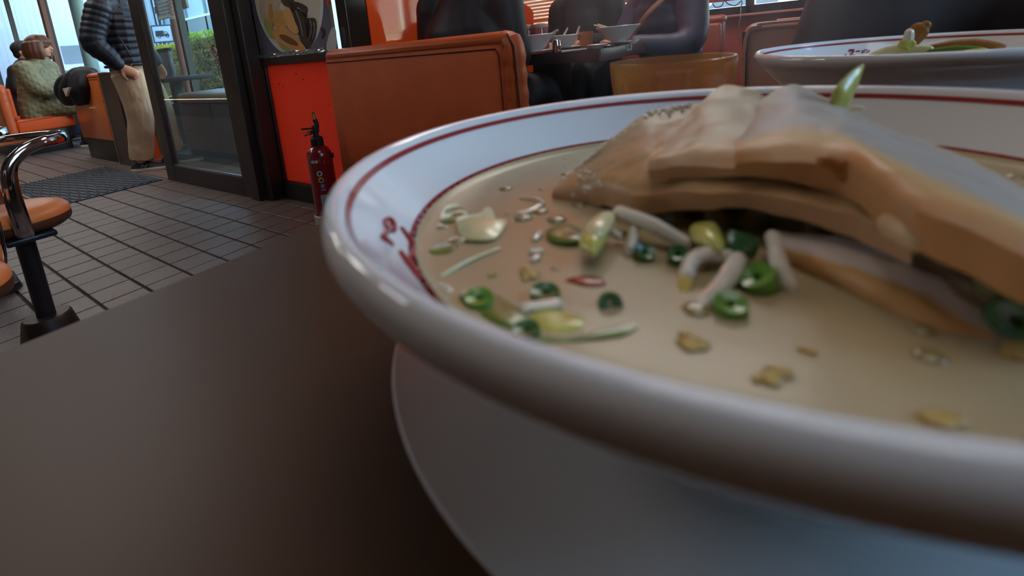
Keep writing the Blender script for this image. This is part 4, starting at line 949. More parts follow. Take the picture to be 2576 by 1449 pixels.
# cable looped from the window blind
cb = MB(); cb.tube(spl([onY(1792, 8, 4.40), onY(1800, 18, 4.40), onY(1815, 15, 4.40), onY(1822, 2, 4.40), onY(1832, 10, 4.40), onY(1850, 14, 4.40), onY(1866, 2, 4.40), onY(1864, 20, 4.40)], 6), .004, 6)
cb.tube(spl([onY(1864, 20, 4.40), onY(1862, 45, 4.10), onY(1857, 75, 4.02), onY(1858, 95, 4.0), onY(1864, 108, 3.99)], 6), .003, 6)
base(tag(obj('cable', cb, M('cable_grey', (92, 70, 62), .5)), 'thin looped cable hanging under the blind by the salmon bench', 'cable'), onY(1864, 20, 4.40))

vb = thing('reflection_standin', (-4.9, 2.25, 0), 'dark box added for the furniture reflected in the door glass', 'bench')  # added box, stands in for reflections in the door glass
obj('box', MB().box((-5.30, 2.10, 0), (-4.05, 2.5, .50)), m_grey_box, vb, bevel=.01)
obj('cushion', MB().box((-5.32, 2.08, .50), (-4.03, 2.52, .60)), M('grey_vinyl', (128, 122, 122), .4), vb, bevel=.03, seg=3, smooth=50)
obj('seam_line', MB().box((-5.31, 2.096, .24), (-4.04, 2.1, .25)).box((-4.7, 2.096, 0), (-4.69, 2.1, .5)), m_black, vb)
# ================================================================== LEFT BOOTH TABLE AND BITS
lt = thing('dining_table', (-7.9, 2.3, 0), 'black booth table seen through the door glass with a menu stand', 'table')
obj('tabletop', MB().box((-9.75, 2.12, .71), (-5.62, 2.62, .755)), m_black, lt, bevel=.004)
obj('pedestal', MB().box((-5.98, 2.3, .03), (-5.88, 2.40, .71)), m_black, lt, bevel=.004); obj('foot_plate', MB().box((-6.2, 2.15, 0), (-5.7, 2.55, .03)), m_black, lt)
obj('pedestal', MB().box((-8.6, 2.2, .0), (-8.48, 2.32, .71)), m_black, lt, bevel=.004)
mp_ = onz(432, 186, .757) if False else Vector((-7.25, 2.55, .755))
q = onY(424, 178, 2.45); jg = thing('menu_stand', (q.x, q.y, .755), 'grey menu stand on the booth table behind the door glass', 'menu stand')
obj('stand', MB().box((-.13, -.02, 0), (.13, .02, .30)), M('menu_grey', (120, 124, 140), .3, noise=(14, .4)), jg, local=True, bevel=.006)
obj('top_clip', MB().box((-.14, -.026, .29), (.14, .026, .325)), m_black, jg, local=True, bevel=.004)
for k, (x, y, c, l_) in enumerate(((146, 186, (176, 130, 40), 'amber sauce bottle with cap on the booth table before the woman'), (157, 190, (150, 120, 110), 'short brown jar on the booth table before the woman'))):
    q = onY(x, y, 2.2); d = thing('sauce_bottle', (q.x, q.y, .755), l_, 'bottle', 'bottles on the booth table')
    obj('bottle', MB().lathe([(.0005, 0), (.035, 0), (.036, .09), (.018, .12), (.016, .14), (.0005, .141)], 24), M('sauce%d' % k, c, .2), d, local=True); obj('cap', MB().lathe([(.018, .14), (.018, .165), (.0005, .166)], 20), M('cap%d' % k, (206, 170, 60), .4), d, local=True)

# ================================================================== PEOPLE
m_skin = M('skin', (196, 142, 116), .5, sss=.15, sss_r=.01, noise=(30, .08))
m_eye = M('eye_dark', (30, 22, 20), .2); m_lip = M('lips', (170, 96, 88), .4)
m_navy = M('navy_puffer', (30, 32, 43), .5, spec=.3, noise=(14, .2), bump=(60, .25, .003))
m_navy2 = M('navy_coat', (72, 68, 92), .5, noise=(8, .2), bump=(45, .3, .004))
m_blk = M('black_jacket', (44, 41, 46), .55, noise=(5, .25), bump=(30, .3, .005))
m_blk2 = M('black_wool', (30, 28, 32), .7, noise=(6, .2), bump=(60, .25, .004))
m_khaki = M('khaki_cotton', (172, 148, 118), .75, spec=.2, noise=(9, .12), bump=(8, .55, .05), stretch=(1, 1, .6))
m_olive = M('olive_quilt', (116, 112, 84), .65, noise=(12, .15))
m_hairb = M('brown_hair', (96, 56, 36), .4, noise=(40, .35), stretch=(6, 6, .5), bump=(120, .4, .003))
m_hairk = M('black_hair', (26, 22, 22), .4, bump=(120, .4, .003))
m_cap = M('cap_cloth', (40, 40, 44), .75, noise=(30, .2))
m_pblk = M('black_trousers', (34, 32, 36), .7, noise=(9, .2), bump=(26, .4, .008))
m_shoe = M('shoe_black', (32, 30, 34), .6, noise=(60, .2)); m_sole = M('shoe_sole', (196, 188, 176), .6)
# diamond quilting for the olive jacket
_n = m_olive.node_tree.nodes; _l = m_olive.node_tree.links; _b = _n['Principled BSDF']
_tc = _n.new('ShaderNodeTexCoord'); _w = []
for ang in (.75, -.75):
    mp = _n.new('ShaderNodeMapping'); mp.inputs['Rotation'].default_value = (ang, ang * .6, 0); wv = _n.new('ShaderNodeTexWave'); wv.inputs['Scale'].default_value = 5.2; wv.inputs['Distortion'].default_value = 1.2; wv.bands_direction = 'Z'
    _l.new(_tc.outputs['Object'], mp.inputs[0]); _l.new(mp.outputs[0], wv.inputs['Vector']); _w.append(wv)
_mn = _n.new('ShaderNodeMath'); _mn.operation = 'MINIMUM'; _l.new(_w[0].outputs['Fac'], _mn.inputs[0]); _l.new(_w[1].outputs['Fac'], _mn.inputs[1])
_bp = _n.new('ShaderNodeBump'); _bp.inputs['Strength'].default_value = .6; _bp.inputs['Distance'].default_value = .012; _l.new(_mn.outputs[0], _bp.inputs['Height']); _l.new(_bp.outputs[0], _b.inputs['Normal'])

def head_geo(mb, c, s=1.0):
    c = Vector(c); V = lambda x, y, z: c + Vector((x, y, z)) * s
    mb.ball(V(0, -.012, .030), (.076 * s, .094 * s, .092 * s), 18, 14)
    mb.ball(V(0, .020, -.030), (.062 * s, .072 * s, .080 * s), 16, 12)
    mb.ball(V(0, .055, -.082), (.030 * s, .026 * s, .024 * s), 12, 8)                 # chin
    mb.tube([V(0, .080, .018), V(0, .098, -.012), V(0, .104, -.026)], [.011 * s, .013 * s, .015 * s], 10, round_end=True)   # nose
    mb.ball(V(0, .084, -.054), (.024 * s, .012 * s, .008 * s), 10, 6)                 # mouth
    for q in (1, -1):
        mb.ball(V(q * .078, -.008, -.004), (.009 * s, .020 * s, .031 * s), 10, 8)     # ear
        mb.ball(V(q * .030, .072, .036), (.026 * s, .012 * s, .010 * s), 10, 6)       # brow
def face_parts(root, c, s=1.0):
    c = Vector(c)
    for q in (1, -1): obj('eye', MB().ball(c + Vector((q * .030, .081, .014)) * s, (.011 * s, .006 * s, .007 * s), 10, 6), m_eye, root, local=True)
    obj('lips', MB().ball(c + Vector((0, .094, -.054)) * s, (.021 * s, .006 * s, .007 * s), 10, 6), m_lip, root, local=True)
def hand_geo(mb, w, d, up, s=1.0, curl=.6, side=1):
    """palm, four fingers and a thumb from wrist w along d; up = back of the hand"""
    w = Vector(w); d = Vector(d).normalized(); u = Vector(up); u = (u - d * u.dot(d)).normalized(); x = d.cross(u) * side
    mb.tube([w - d * .03 * s, w + d * .02 * s, w + d * .05 * s, w + d * .085 * s], [.028 * s, .032 * s, .039 * s, .036 * s], 12, side=x, flat=.48, round_end=True)
    for k, (off, ln) in enumerate(((-.030, .068), (-.010, .078), (.010, .073), (.029, .058))):
        b = w + d * .075 * s + x * off * s; p = [b]; a = 0; q = b
        for j, f in enumerate((.45, .32, .26)):
            a += curl * (.55 + .25 * j); dirv = d * math.cos(a) - u * math.sin(a); q = q + dirv * ln * f * s; p.append(q)
        mb.tube(spl(p, 4), lerpl([.0098 * s, .0092 * s, .0085 * s, .0075 * s], 4, 13), 8, round_end=True)
    tb_ = w + d * .022 * s - x * .026 * s
    p = [tb_, tb_ + (d * .6 - x * .7) * .034 * s, tb_ + (d * .95 - x * .62 - u * .25) * .062 * s]
    mb.tube(spl(p, 4), lerpl([.0125 * s, .0110 * s, .0085 * s], 4, 9), 8, round_end=True)
def shoe(root, a, heading, s=1.0):
    """trainer with the ankle over a"""
    h = Vector((math.sin(heading), math.cos(heading), 0)); x = Vector((h.y, -h.x, 0)); a = Vector((a[0], a[1], 0))
    mb = MB(); prof = [(-.075, .030, .062), (-.055, .036, .085), (-.01, .037, .092), (.045, .040, .078), (.10, .046, .056), (.15, .044, .044), (.185, .032, .034), (.20, .014, .028)]
    rg = []
    for f, w, t in prof:
        c = a + h * f * s; rg.append([c + x * w * s * math.cos(q) + Vector((0, 0, .024 + (t - .024) * max(0, math.sin(q)) if math.sin(q) > 0 else .020)) for q in [2 * PI * k / 14 for k in range(14)]])
    u = obj('shoe', MB().ring_loft(rg), m_shoe, root, local=True, smooth=70)
    so_ = []
    for f, w, t in prof: 
        c = a + h * f * s; so_.append((c, w * 1.08 * s))
    out = [c + x * w for c, w in so_] + [so_[-1][0] + h * .008] + [c - x * w for c, w in reversed(so_)] + [so_[0][0] - h * .012]
    obj('sole', MB().prism(out, (0, 0, .027)), m_sole, u, local=True, bevel=.004)
    # a pale stitched zigzag mark on the outer side
    for sd in (1, -1):
        c = a + h * .03 * s + x * sd * .0415 * s
        pts = [c + h * f * s + Vector((0, 0, z)) for f, z in ((-.024, .036), (-.014, .060), (.004, .036), (.016, .060))]
        obj('side_mark', MB().tube(pts, .0036, 6), m_lblg, u, local=True)
def person(loc, rz, label, z=0): 
    p = thing('person', (loc[0], loc[1], z), label, 'person'); p.rotation_euler = (0, 0, rz); return p
PT = lambda mb, pts, r, n=6, rip=0, step=.05, **k: mb.tube(*sub(pts, r, n, rip, step), 16, round_end=True, **k)

def seated(loc, rz, label, jm, tm, seat=.44, s=1.0, head=True, hair=None, capm=None, armR=None, armL=None, girth=1.0, lean=.06, skirt=.0, rip=0.0, step=.055, hairstyle='short', kn=None, voxc=.011):
    p = person(loc, rz, label)
    L = lambda n, me, m, **k: obj(n, me, m, p, local=True, **k)
    S = lambda x, y, z: Vector((x * s, y * s, seat + z * s))
    hip = S(0, 0, .09); chest = S(0, lean * .6, .40); neck = S(0, lean + .01, .60); hc = S(0, lean + .045, .745)
    armR = armR or [(.205, lean - .01, .52), (.265, .10, .30), (.16, .33, .27)]; armL = armL or [(-.205, lean - .01, .52), (-.265, .10, .30), (-.16, .33, .27)]
    kn = kn or [(.11, .44, .08), (-.11, .44, .08)]
    b = MB(); g = girth
    PT(b, [S(0, 0, .06), S(0, .0, .2), chest, S(0, lean, .52)], [.15 * s, .125 * s, .135 * s, .10 * s], side=(1, 0, 0), flat=.7)
    PT(b, [S(0, lean - .005, .50), neck, hc - Vector((0, .015, .02))], [.07 * s, .052 * s, .055 * s])
    head_geo(b, hc, s)
    for q, ar in ((1, armR), (-1, armL)):
        A = [S(*a) for a in ar]
        PT(b, A, [.045 * s, .038 * s, .028 * s]); d = (A[-1] - A[-2]); hand_geo(b, A[-1], d, (0, 0, 1), s, .55, q)
    for q, k in zip((1, -1), kn):
        PT(b, [S(q * .09, 0, .07), S(*k), S(k[0], k[1] - .03, -.34 / s if s > 1 else -.34)], [.085 * s, .058 * s, .04 * s])
    L('body', voxel(b, .0075, 4), m_skin)
    if head: face_parts(p, hc, s)
    j = MB()
    PT(j, [S(0, -.01, .02 - skirt), S(0, -.005, .10), S(0, 0, .22), chest, S(0, lean, .535)], [.205 * s * g, .205 * s * g, .19 * s * g, .205 * s * g, .15 * s], 7, rip, step, side=(1, 0, 0), flat=.74)
    PT(j, [S(-.17, lean - .005, .515), S(0, lean - .005, .55), S(.17, lean - .005, .515)], [.075 * s, .085 * s, .075 * s])
    PT(j, [S(0, lean - .005, .53), S(0, lean + .004, .592)], [.082 * s, .074 * s])
    for ar in (armR, armL):
        A = [S(*a) for a in ar]; e = A[-2].lerp(A[-1], .93)
        PT(j, [A[0], A[1], e], [.085 * s * g, .074 * s * g, .052 * s * g], 8, rip, step)
    if skirt:
        for q in (1, -1): PT(j, [S(q * .09, 0, .08), S(q * .10, .18, .10), S(q * .11, .36, .085)], [.13 * s, .125 * s, .105 * s])
    L('jacket', voxel(j, voxc, 5), jm)
    t = MB()
    PT(t, [S(0, -.02, .05), S(0, .04, .05)], [.165 * s, .16 * s], side=(1, 0, 0), flat=.8)
    for q, k in zip((1, -1), kn):
        PT(t, [S(q * .09, 0, .06), S(*k), S(k[0], k[1] - .03, -.31)], [.108 * s, .085 * s, .075 * s])
    L('trousers', voxel(t, .013, 4), tm)
    for q, k in zip((1, -1), kn): shoe(p, S(k[0], k[1] - .05, 0), 0)
    if hair and hairstyle == 'bob':
        h = MB(); h.ball(hc + Vector((0, -.018, .040)) * s, (.103 * s, .118 * s, .104 * s), 20, 14)
        for a in range(13):
            th = PI * (.86 + 1.28 * a / 12); c, q_ = math.cos(th), math.sin(th)
            PT(h, [hc + Vector((c * .090, q_ * .104 - .015, .04)) * s, hc + Vector((c * .104, q_ * .114 - .012, -.05)) * s, hc + Vector((c * .095, q_ * .106 - .008, -.115)) * s], [.034 * s, .036 * s, .022 * s])
        for a in range(7):
            th = PI * (.18 + .64 * a / 6); PT(h, [hc + Vector((math.cos(th) * .060, math.sin(th) * .050, .110)) * s, hc + Vector((math.cos(th) * .080, math.sin(th) * .096 - .004, .060)) * s, hc + Vector((math.cos(th) * .082, math.sin(th) * .098, .040)) * s], [.026 * s, .020 * s, .010 * s])
        L('hair', voxel(h, .0075, 5), hair)
    elif hair:
        h = MB(); h.ball(hc + Vector((0, -.026, .044)) * s, (.086 * s, .098 * s, .092 * s), 18, 12); h.ball(hc + Vector((0, -.055, -.02)) * s, (.074 * s, .055 * s, .06 * s), 16, 10)
        L('hair', voxel(h, .009, 4), hair)
    if capm:
        h = MB(); h.ball(hc + Vector((0, -.014, .052)) * s, (.094 * s, .112 * s, .088 * s), 20, 14); h.tube([hc + Vector((0, .06, .035)) * s, hc + Vector((0, .15, .022)) * s], [.075 * s, .062 * s], 16, side=(1, 0, 0), flat=.14, round_end=True)
        L('cap', voxel(h, .007, 4), capm)
    return p

# ---- man standing in the doorway, hand in his pocket
man = person((-4.985, 1.652), math.radians(-46), 'standing person in navy puffer jacket and khaki trousers in the doorway')
LM = lambda n, me, m, **k: obj(n, me, m, man, local=True, **k)
b = MB(); hc = Vector((.0, .06, 1.62))
PT(b, [(0, .0, .88), (0, -.01, 1.05), (0, 0, 1.25), (0, .0, 1.40)], [.15, .13, .14, .10], side=(1, 0, 0), flat=.7)
PT(b, [(0, .0, 1.38), (0, .02, 1.49), (0, .045, 1.58)], [.07, .055, .055]); head_geo(b, hc)
armR = [Vector((.215, -.02, 1.385)), Vector((.285, -.085, 1.10)), Vector((.215, .020, .905))]
armL = [Vector((-.215, -.0, 1.385)), Vector((-.28, -.06, 1.12)), Vector((-.24, .10, .90))]
PT(b, armR, [.046, .040, .030]); PT(b, armL, [.046, .040, .030])
hand_geo(b, armR[2] + Vector((-.008, .012, -.012)), (-.26, .62, -.55), (.85, .2, .35), 1.05, .50, -1)
hand_geo(b, armL[2], (.05, .3, -.9), (-.9, 0, .1), 1.0, .35, 1)
legs = [[(.095, .0, .84), (.105, .035, .47), (.105, -.035, .09)], [(-.09, .0, .84), (-.08, .12, .48), (-.075, .13, .10)]]
for lg in legs: PT(b, lg, [.085, .058, .042])
LM('body', voxel(b, .006, 4), m_skin); face_parts(man, hc)
h = MB(); h.ball(hc + Vector((0, -.026, .044)), (.086, .098, .092), 18, 12); LM('hair', voxel(h, .009, 4), m_hairk)
j = MB()
PT(j, [(0, -.015, .905), (0, -.015, .97), (0, -.02, 1.10), (0, -.01, 1.27), (0, .0, 1.40)], [.185, .195, .205, .215, .15], 14, .085, .058, side=(1, 0, 0), flat=.80)
PT(j, [(-.18, -.005, 1.385), (0, -.005, 1.42), (.18, -.015, 1.385)], [.08, .09, .08]); PT(j, [(0, -.005, 1.41), (0, .01, 1.50)], [.085, .076])
for A in (armR, armL): PT(j, [A[0], A[0].lerp(A[1], .5) + Vector((0, -.01, 0)), A[1], A[1].lerp(A[2], .55), A[1].lerp(A[2], .92)], [.094, .092, .088, .074, .055], 12, .12, .050)
jk = LM('jacket', voxel(j, .006, 2), m_navy)
obj('jacket_hem', MB().tube([(.19 * math.cos(a), .155 * math.sin(a) - .015, .905) for a in [2 * PI * k / 28 for k in range(28)]], .012, 8, closed=True), m_navy, jk, local=True, smooth=60)
obj('pocket_zip', MB().tube([(.19, .055, 1.14), (.188, .085, 1.06), (.178, .105, .98)], .005, 6), m_black, jk, local=True)
t = MB()
PT(t, [(0, -.012, .915), (0, -.015, .82)], [.168, .165], side=(1, 0, 0), flat=.85)
for lg, rr in zip(legs, ([.118, .112, .102, .094], [.115, .108, .098, .092])):
    a, k, e = map(Vector, lg)
    n_ = 22; P = spl([a, a.lerp(k, .5) + Vector((0, .012, 0)), k, k.lerp(e, .55), Vector((e.x, e.y + .005, .100))], 7); R = lerpl([rr[0], rr[1], rr[2], rr[2] * .97, rr[3]], 7, len(P))
    for i in range(len(P)):     # folds that bunch at the knee and above the shoe
        R[i] *= 1 + .012 * math.sin(i * 1.1) * (1 if i > 8 else .4)
    t.tube(P, R, 18, side=(0, 1, 0), flat=.93)
tr = LM('trousers', voxel(t, .0085, 3), m_khaki)
obj('pocket_seam', MB().tube(spl([(.150, .095, .915), (.185, .060, .865), (.192, .020, .82)], 4), .004, 6), M('khaki_seam', (120, 100, 76), .7), tr, local=True)
shoe(man, (.105, -.030, 0), 0.05, 1.22); shoe(man, (-.075, .135, 0), -.05, 1.22)

# ---- the seated ones
wm = seated((-8.03, 1.60), math.radians(-34), 'seated person with bobbed brown hair in an olive quilted jacket', m_olive, m_pblk, seat=.43, s=1.10, hair=m_hairb, hairstyle='bob', girth=1.16, lean=.09, skirt=.03, armR=[(.20, .03, .52), (.26, .16, .30), (.10, .42, .31)], voxc=.010)
seated((-9.20, 1.66), math.radians(-30), 'seated person in a black top and dark cap beside the olive jacket', m_blk2, m_pblk, seat=.43, s=1.12, capm=m_cap, lean=.10, hair=m_hairk)
seated((-1.50, 1.90), 0.0, 'person seen from behind in a wide black jacket on the middle bench', m_blk, m_pblk, seat=.43, s=1.08, hair=m_hairk, girth=1.1, lean=.04, armR=[(.175, .03, .52), (.175, .08, .30), (.10, .26, .30)], armL=[(-.19, .03, .52), (-.225, .06, .28), (-.12, .26, .30)])
fbk = seated((-1.61, 3.52), PI, 'person in a black jacket facing us behind the condiment jars', m_blk2, m_pblk, seat=.43, s=1.06, hair=m_hairk, girth=1.05, lean=.08, armR=[(.185, .07, .52), (.20, .14, .30), (.12, .36, .30)], armL=[(-.185, .07, .52), (-.20, .14, .30), (-.12, .36, .30)])
obj('collar', MB().tube([Vector((-.05, .155, 1.02)), Vector((0, .185, .93)), Vector((.05, .155, 1.02))], .012, 8), m_white, fbk, local=True, label='white shirt collar')
nv = seated((-1.00, 3.35), PI - .42, 'person in a navy puffer coat with a tan shoulder strap at the numbered table', m_navy2, m_pblk, seat=.43, s=1.02, hair=m_hairb, girth=1.12, lean=.07, rip=.10, step=.075, armL=[(-.21, .05, .50), (-.27, .16, .27), (-.10, .42, .28)], armR=[(.19, .05, .50), (.21, .20, .28), (.08, .42, .30)])
obj('shoulder_strap', MB().tube(spl([(-.150, .10, 1.03), (-.06, .235, .90), (.04, .262, .78), (.14, .235, .66)], 5), .016, 8, flat=.3, side=(1, 0, .6)), M('tan_strap', (146, 112, 92), .5), nv, local=True, label='tan strap across the chest')
fd = seated((.31, .96), PI, 'person in a dark jacket sitting across the foreground table', m_blk, m_pblk, seat=.40, s=1.08, hair=m_hairk, girth=1.2, lean=.02, armL=[(-.21, .03, .52), (-.29, .06, .28), (-.20, .14, .22)], armR=[(.21, .03, .52), (.29, .06, .28), (.20, .14, .22)])
# tan knee panel and white stripes on the trousers under the numbered table
obj('tan_knee_panel', MB().ball((-.10, .50, .50), (.060, .05, .075), 16, 10), M('tan_cloth', (122, 100, 84), .6), nv, local=True, label='tan knee panel')
obj('white_stripes', MB().tube([(-.178, .40, .56), (-.190, .36, .52)], .007, 6).tube([(-.186, .42, .49), (-.192, .40, .46)], .007, 6), m_white, nv, local=True, label='white stripes on the trouser side')

# ---- jacket hung over the left bench back
jb = MB(); Yp = 1.575
def jp(x, y, dy=0.0): return onY(x, y, Yp + dy)
for pts, r in (([(232, 184, .10), (205, 184, .03), (190, 196, -.03), (178, 225, -.05), (176, 250, -.04)], [.055, .07, .085, .10, .07]),
               ([(225, 186, .05), (200, 192, -.02), (198, 225, -.045), (200, 252, -.035)], [.05, .07, .085, .06]),
               ([(195, 190, .0), (165, 205, -.05), (158, 228, -.06), (170, 252, -.05)], [.06, .07, .075, .06]),
               ([(212, 186, .02), (210, 215, -.03), (212, 255, -.02)], [.05, .05, .04]), ([(165, 198, .0), (155, 220, -.03)], [.05, .05])):
    PT(jb, [jp(*q) for q in pts], r, side=(0, 1, 0), flat=1.0)
jt = thing('hanging_jacket', jp(200, 186), 'black jacket with a white triangle hung over the left bench back', 'jacket')
jo = obj('cloth', voxel(jb, .010, 4), m_blk2, jt, smooth=0)
obj('white_patch', MB().prism([jp(157, 223, -.155), jp(174, 219, -.155), jp(166, 243, -.155)], (0, .02, 0)), m_lblw, jt, smooth=0, label='white triangular patch')

# ================================================================== OUTDOORS
m_asph = M('asphalt', (120, 118, 114), .9, noise=(3, .2)); m_conc = M('concrete', (190, 184, 172), .9, noise=(5, .12))
struct('ground', MB().box((-60, 3.08, -.2), (40, 60, -.06)), m_asph, smooth=0)
tag(obj('pavement', MB().box((-20, 3.09, -.1), (4, 5.2, -.02)), m_conc, smooth=0, kind='structure'))
m_corr = M('corrugated_white', (206, 214, 226), .5, noise=(2, .04)); m_pale = M('pale_blue_wall', (168, 188, 210), .6, noise=(1.2, .06)); m_grey = M('grey_wall', (124, 134, 138), .6, noise=(2, .1)); m_dkglass = M('dark_glass', (70, 80, 86), .15, spec=.6)
ba = thing('building', (-24, 6, -.1), 'white corrugated building beyond the left windows', 'building')
obj('wall', MB().box((-30, 2.2, -.1), (-24, 9.2, 8)), m_corr, ba, smooth=0)
rbm = None
for k in range(42):
    y = 2.3 + k * .175
    if rbm is None: 
        rbm = MB().prism([(0, -.03, 0), (.03, -.018, 0), (.03, .018, 0), (0, .03, 0)], (0, 0, 8.0)).mesh('rib', smooth=0); rbm.materials.append(m_corr)
    if 5.75 < y < 6.6: continue
    o = bpy.data.objects.new('rib', rbm); COL.objects.link(o); o.parent = ba; o.location = (0, y - 6, 0)
q0, q1 = onX(152, 116, -23.96), onX(222, 150, -23.96)
obj('shutter_opening', MB().box((-24.02, q0.y, q1.z - .1), (-23.95, q1.y + .05, q0.z)), m_grey, ba, smooth=0)
obj('canopy', MB().box((-24.0, q0.y - .1, q1.z - .35), (-23.7, q1.y + .1, q1.z - .15)), m_white, ba, smooth=0)
obj('lower_panel', MB().box((-24.0, q0.y - .1, -.1), (-23.93, q1.y + .2, q1.z - .4)), M('panel_pale', (214, 216, 222), .5), ba, smooth=0)
for k in range(5): 
    yy_ = q0.y + .1 + .16 * k; obj('red_flowers', MB().ball((-23.6, yy_, q1.z - .75 + .05 * (k % 2)), (.10, .09, .11), 8, 6), M('flower_red%d' % k, (176, 44, 60) if k % 2 else (90, 70, 60), .6), ba)
bb = thing('building', (-21, 9, -.1), 'pale blue building behind the hedge', 'building')
obj('wall', MB().box((-30, 9.6, -.1), (-12.5, 14, 7)), m_pale, bb, smooth=0)
q0 = onY(452, 56, 9.58); q1 = onY(538, 90, 9.58)
obj('window_band', MB().box((q0.x, 9.52, q1.z - .4), (q1.x + 1.2, 9.62, q0.z)), m_grey, bb, smooth=0)
obj('band_trim', MB().box((q0.x, 9.50, q0.z), (q1.x + 1.2, 9.62, q0.z + .08)), m_white, bb, smooth=0)
for x in (-25.2, -23.6, -21.9, -20.2, -18.2): obj('pilaster', MB().box((x, 9.52, -.1), (x + .12, 9.6, 7)), m_grey if x > -22 else m_pale, bb, smooth=0)
# lorry sign on two posts, turned towards the entrance
q = onY(409, 85, 6.9); ts = thing('parking_sign', (q.x, q.y, -.06), 'white sign with a black lorry above the hedge', 'sign'); ts.rotation_euler = (0, 0, math.radians(66))
m_signb = M('sign_blue', (58, 72, 88), .5); m_signw = M('sign_white', (214, 220, 228), .5); m_signd = M('sign_print', (42, 46, 56), .6)
cz = q.z + .06; w = .285; h_ = .275
LS = lambda n, mb, m: obj(n, mb, m, ts, local=True, smooth=0)
LS('frame', MB().box((-w, 0, cz - h_), (w, .04, cz + h_)), m_signb)
LS('face', MB().box((-w * .86, -.006, cz - h_ * .84), (w * .86, .01, cz + h_ * .84)), m_signw)
lx = lambda f: w * f
lz = lambda f: cz + h_ * f
lor = MB().prism([(lx(-.66), -.010, lz(-.30)), (lx(-.66), -.010, lz(.36)), (lx(.12), -.010, lz(.36)), (lx(.12), -.010, lz(-.30))], (0, .004, 0))
lor.prism([(lx(.15), -.010, lz(-.30)), (lx(.15), -.010, lz(.26)), (lx(.42), -.010, lz(.22)), (lx(.56), -.010, lz(-.02)), (lx(.64), -.010, lz(-.30))], (0, .004, 0))
for f in (-.36, .40): lor.prism([(lx(f) + .040 * math.cos(a), -.011, lz(-.34) + .040 * math.sin(a)) for a in [k * PI / 8 for k in range(16)]], (0, .005, 0))
LS('lorry_print', lor, m_signd)
wn = MB().prism([(lx(.20), -.013, lz(-.02)), (lx(.20), -.013, lz(.16)), (lx(.39), -.013, lz(.14)), (lx(.48), -.013, lz(-.02))], (0, .003, 0))
for f in (-.36, .40): wn.prism([(lx(f) + .018 * math.cos(a), -.014, lz(-.34) + .018 * math.sin(a)) for a in [k * PI / 8 for k in range(16)]], (0, .003, 0))
LS('lorry_window', wn, m_signw)
for f in (-.8, .8): LS('post', MB().tube([(lx(f), .06, 0), (lx(f), .06, cz + h_)], .02, 8), m_grey)
# weathered notice board hanging outside the glass
Yn = 3.45; a, b = onY(397, 37, Yn), onY(471, 22, Yn)
nb_ = thing('notice_board', ((a.x + b.x) / 2, Yn, b.z + .5), 'weathered pale notice board hanging beyond the door glass', 'notice board')
obj('board', MB().box((a.x, Yn, (a.z + b.z) / 2), (b.x, Yn + .03, 2.5)), M('weathered_board', (206, 196, 186), .8, noise=(5, .5), col2=(150, 104, 92), stretch=(2.5, 1, .5)), nb_, smooth=0)
obj('clip', MB().box((a.x - .06, Yn - .01, a.z + .02), (a.x, Yn + .03, a.z + .12)), m_grey, nb_, smooth=0)
# posts outside
def pole(xr, Y, r, col, label, z1=2.6):
    o = obj('pole', MB().tube([(xr, Y, -.06), (xr, Y, z1)], r, 16), M('pole_%d_%d' % (col[0], col[1]), col, .5)); return base(tag(o, label, 'pole'), (xr, Y, -.06))
q = onX(212, 90, -11.9); pole(-11.9, q.y, .115, (136, 158, 150), 'pale green drain pole outside, left of the standing man', 2.7)
q = onY(441, 60, 3.3); pole(q.x, 3.3, .06, (186, 118, 96), 'reddish brown post outside beside the lorry sign', 2.7)
q = onY(352, 60, 3.3); pole(q.x, 3.3, .07, (206, 120, 92), 'orange post outside behind the standing man', 2.7)
# hedge
random.seed(3)
def hedge(x0, x1, y0, y1, zt, n, label, mats):
    h = thing('hedge', ((x0 + x1) / 2, (y0 + y1) / 2, -.06), label, 'hedge', 'hedges outside the entrance')
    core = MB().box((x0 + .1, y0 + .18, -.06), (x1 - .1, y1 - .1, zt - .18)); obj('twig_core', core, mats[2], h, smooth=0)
    tw = MB()
    for k in range(260):
        x = random.uniform(x0, x1); y = y0 + random.uniform(.02, .25); z = random.uniform(.0, zt - .1); L_ = random.uniform(.2, .5)
        p = Vector((x, y, z)); q = p + Vector((random.uniform(-.25, .25), random.uniform(-.1, .02), L_)); q.z = min(q.z, zt)
        tw.tube([p, p.lerp(q, .5) + Vector((random.uniform(-.04, .04), 0, 0)), q], .008, 4)
    obj('twigs', tw, mats[3], h, smooth=0, kind='stuff')
    for mi, (nm, frac) in enumerate((('top_leaves', .4), ('side_leaves', .6))):
        mb = MB()
        for k in range(int(n * frac)):
            if mi == 0: p = Vector((random.uniform(x0, x1), random.uniform(y0, y1), zt + random.gauss(-.05, .06) + .06 * math.sin(random.random() * 6)))
            else: p = Vector((random.uniform(x0, x1), y0 + abs(random.gauss(0, .10)), random.uniform(.05, zt)))
            u = Vector((random.gauss(0, 1), random.gauss(0, 1), random.gauss(0, 1))).normalized(); v = u.orthogonal().normalized(); s_ = random.uniform(.030, .058)
            mb.add([p - u * s_, p + v * s_ * .5, p + u * s_, p - v * s_ * .5], [(0, 1, 2, 3)])
        obj('foliage' if mi else 'top_foliage', mb, mats[mi], h, smooth=0, kind='stuff')
def leaf_mat(name, c, tc_):
    m = M(name, c, .5, noise=(7, .35)); n = m.node_tree.nodes; l = m.node_tree.links; b = n['Principled BSDF']
    t = n.new('ShaderNodeBsdfTranslucent'); t.inputs[0].default_value = lin(tc_); x = n.new('ShaderNodeMixShader'); x.inputs[0].default_value = .5
    l.new(b.outputs[0], x.inputs[1]); l.new(t.outputs[0], x.inputs[2]); l.new(x.outputs[0], n['Material Output'].inputs[0]); return m
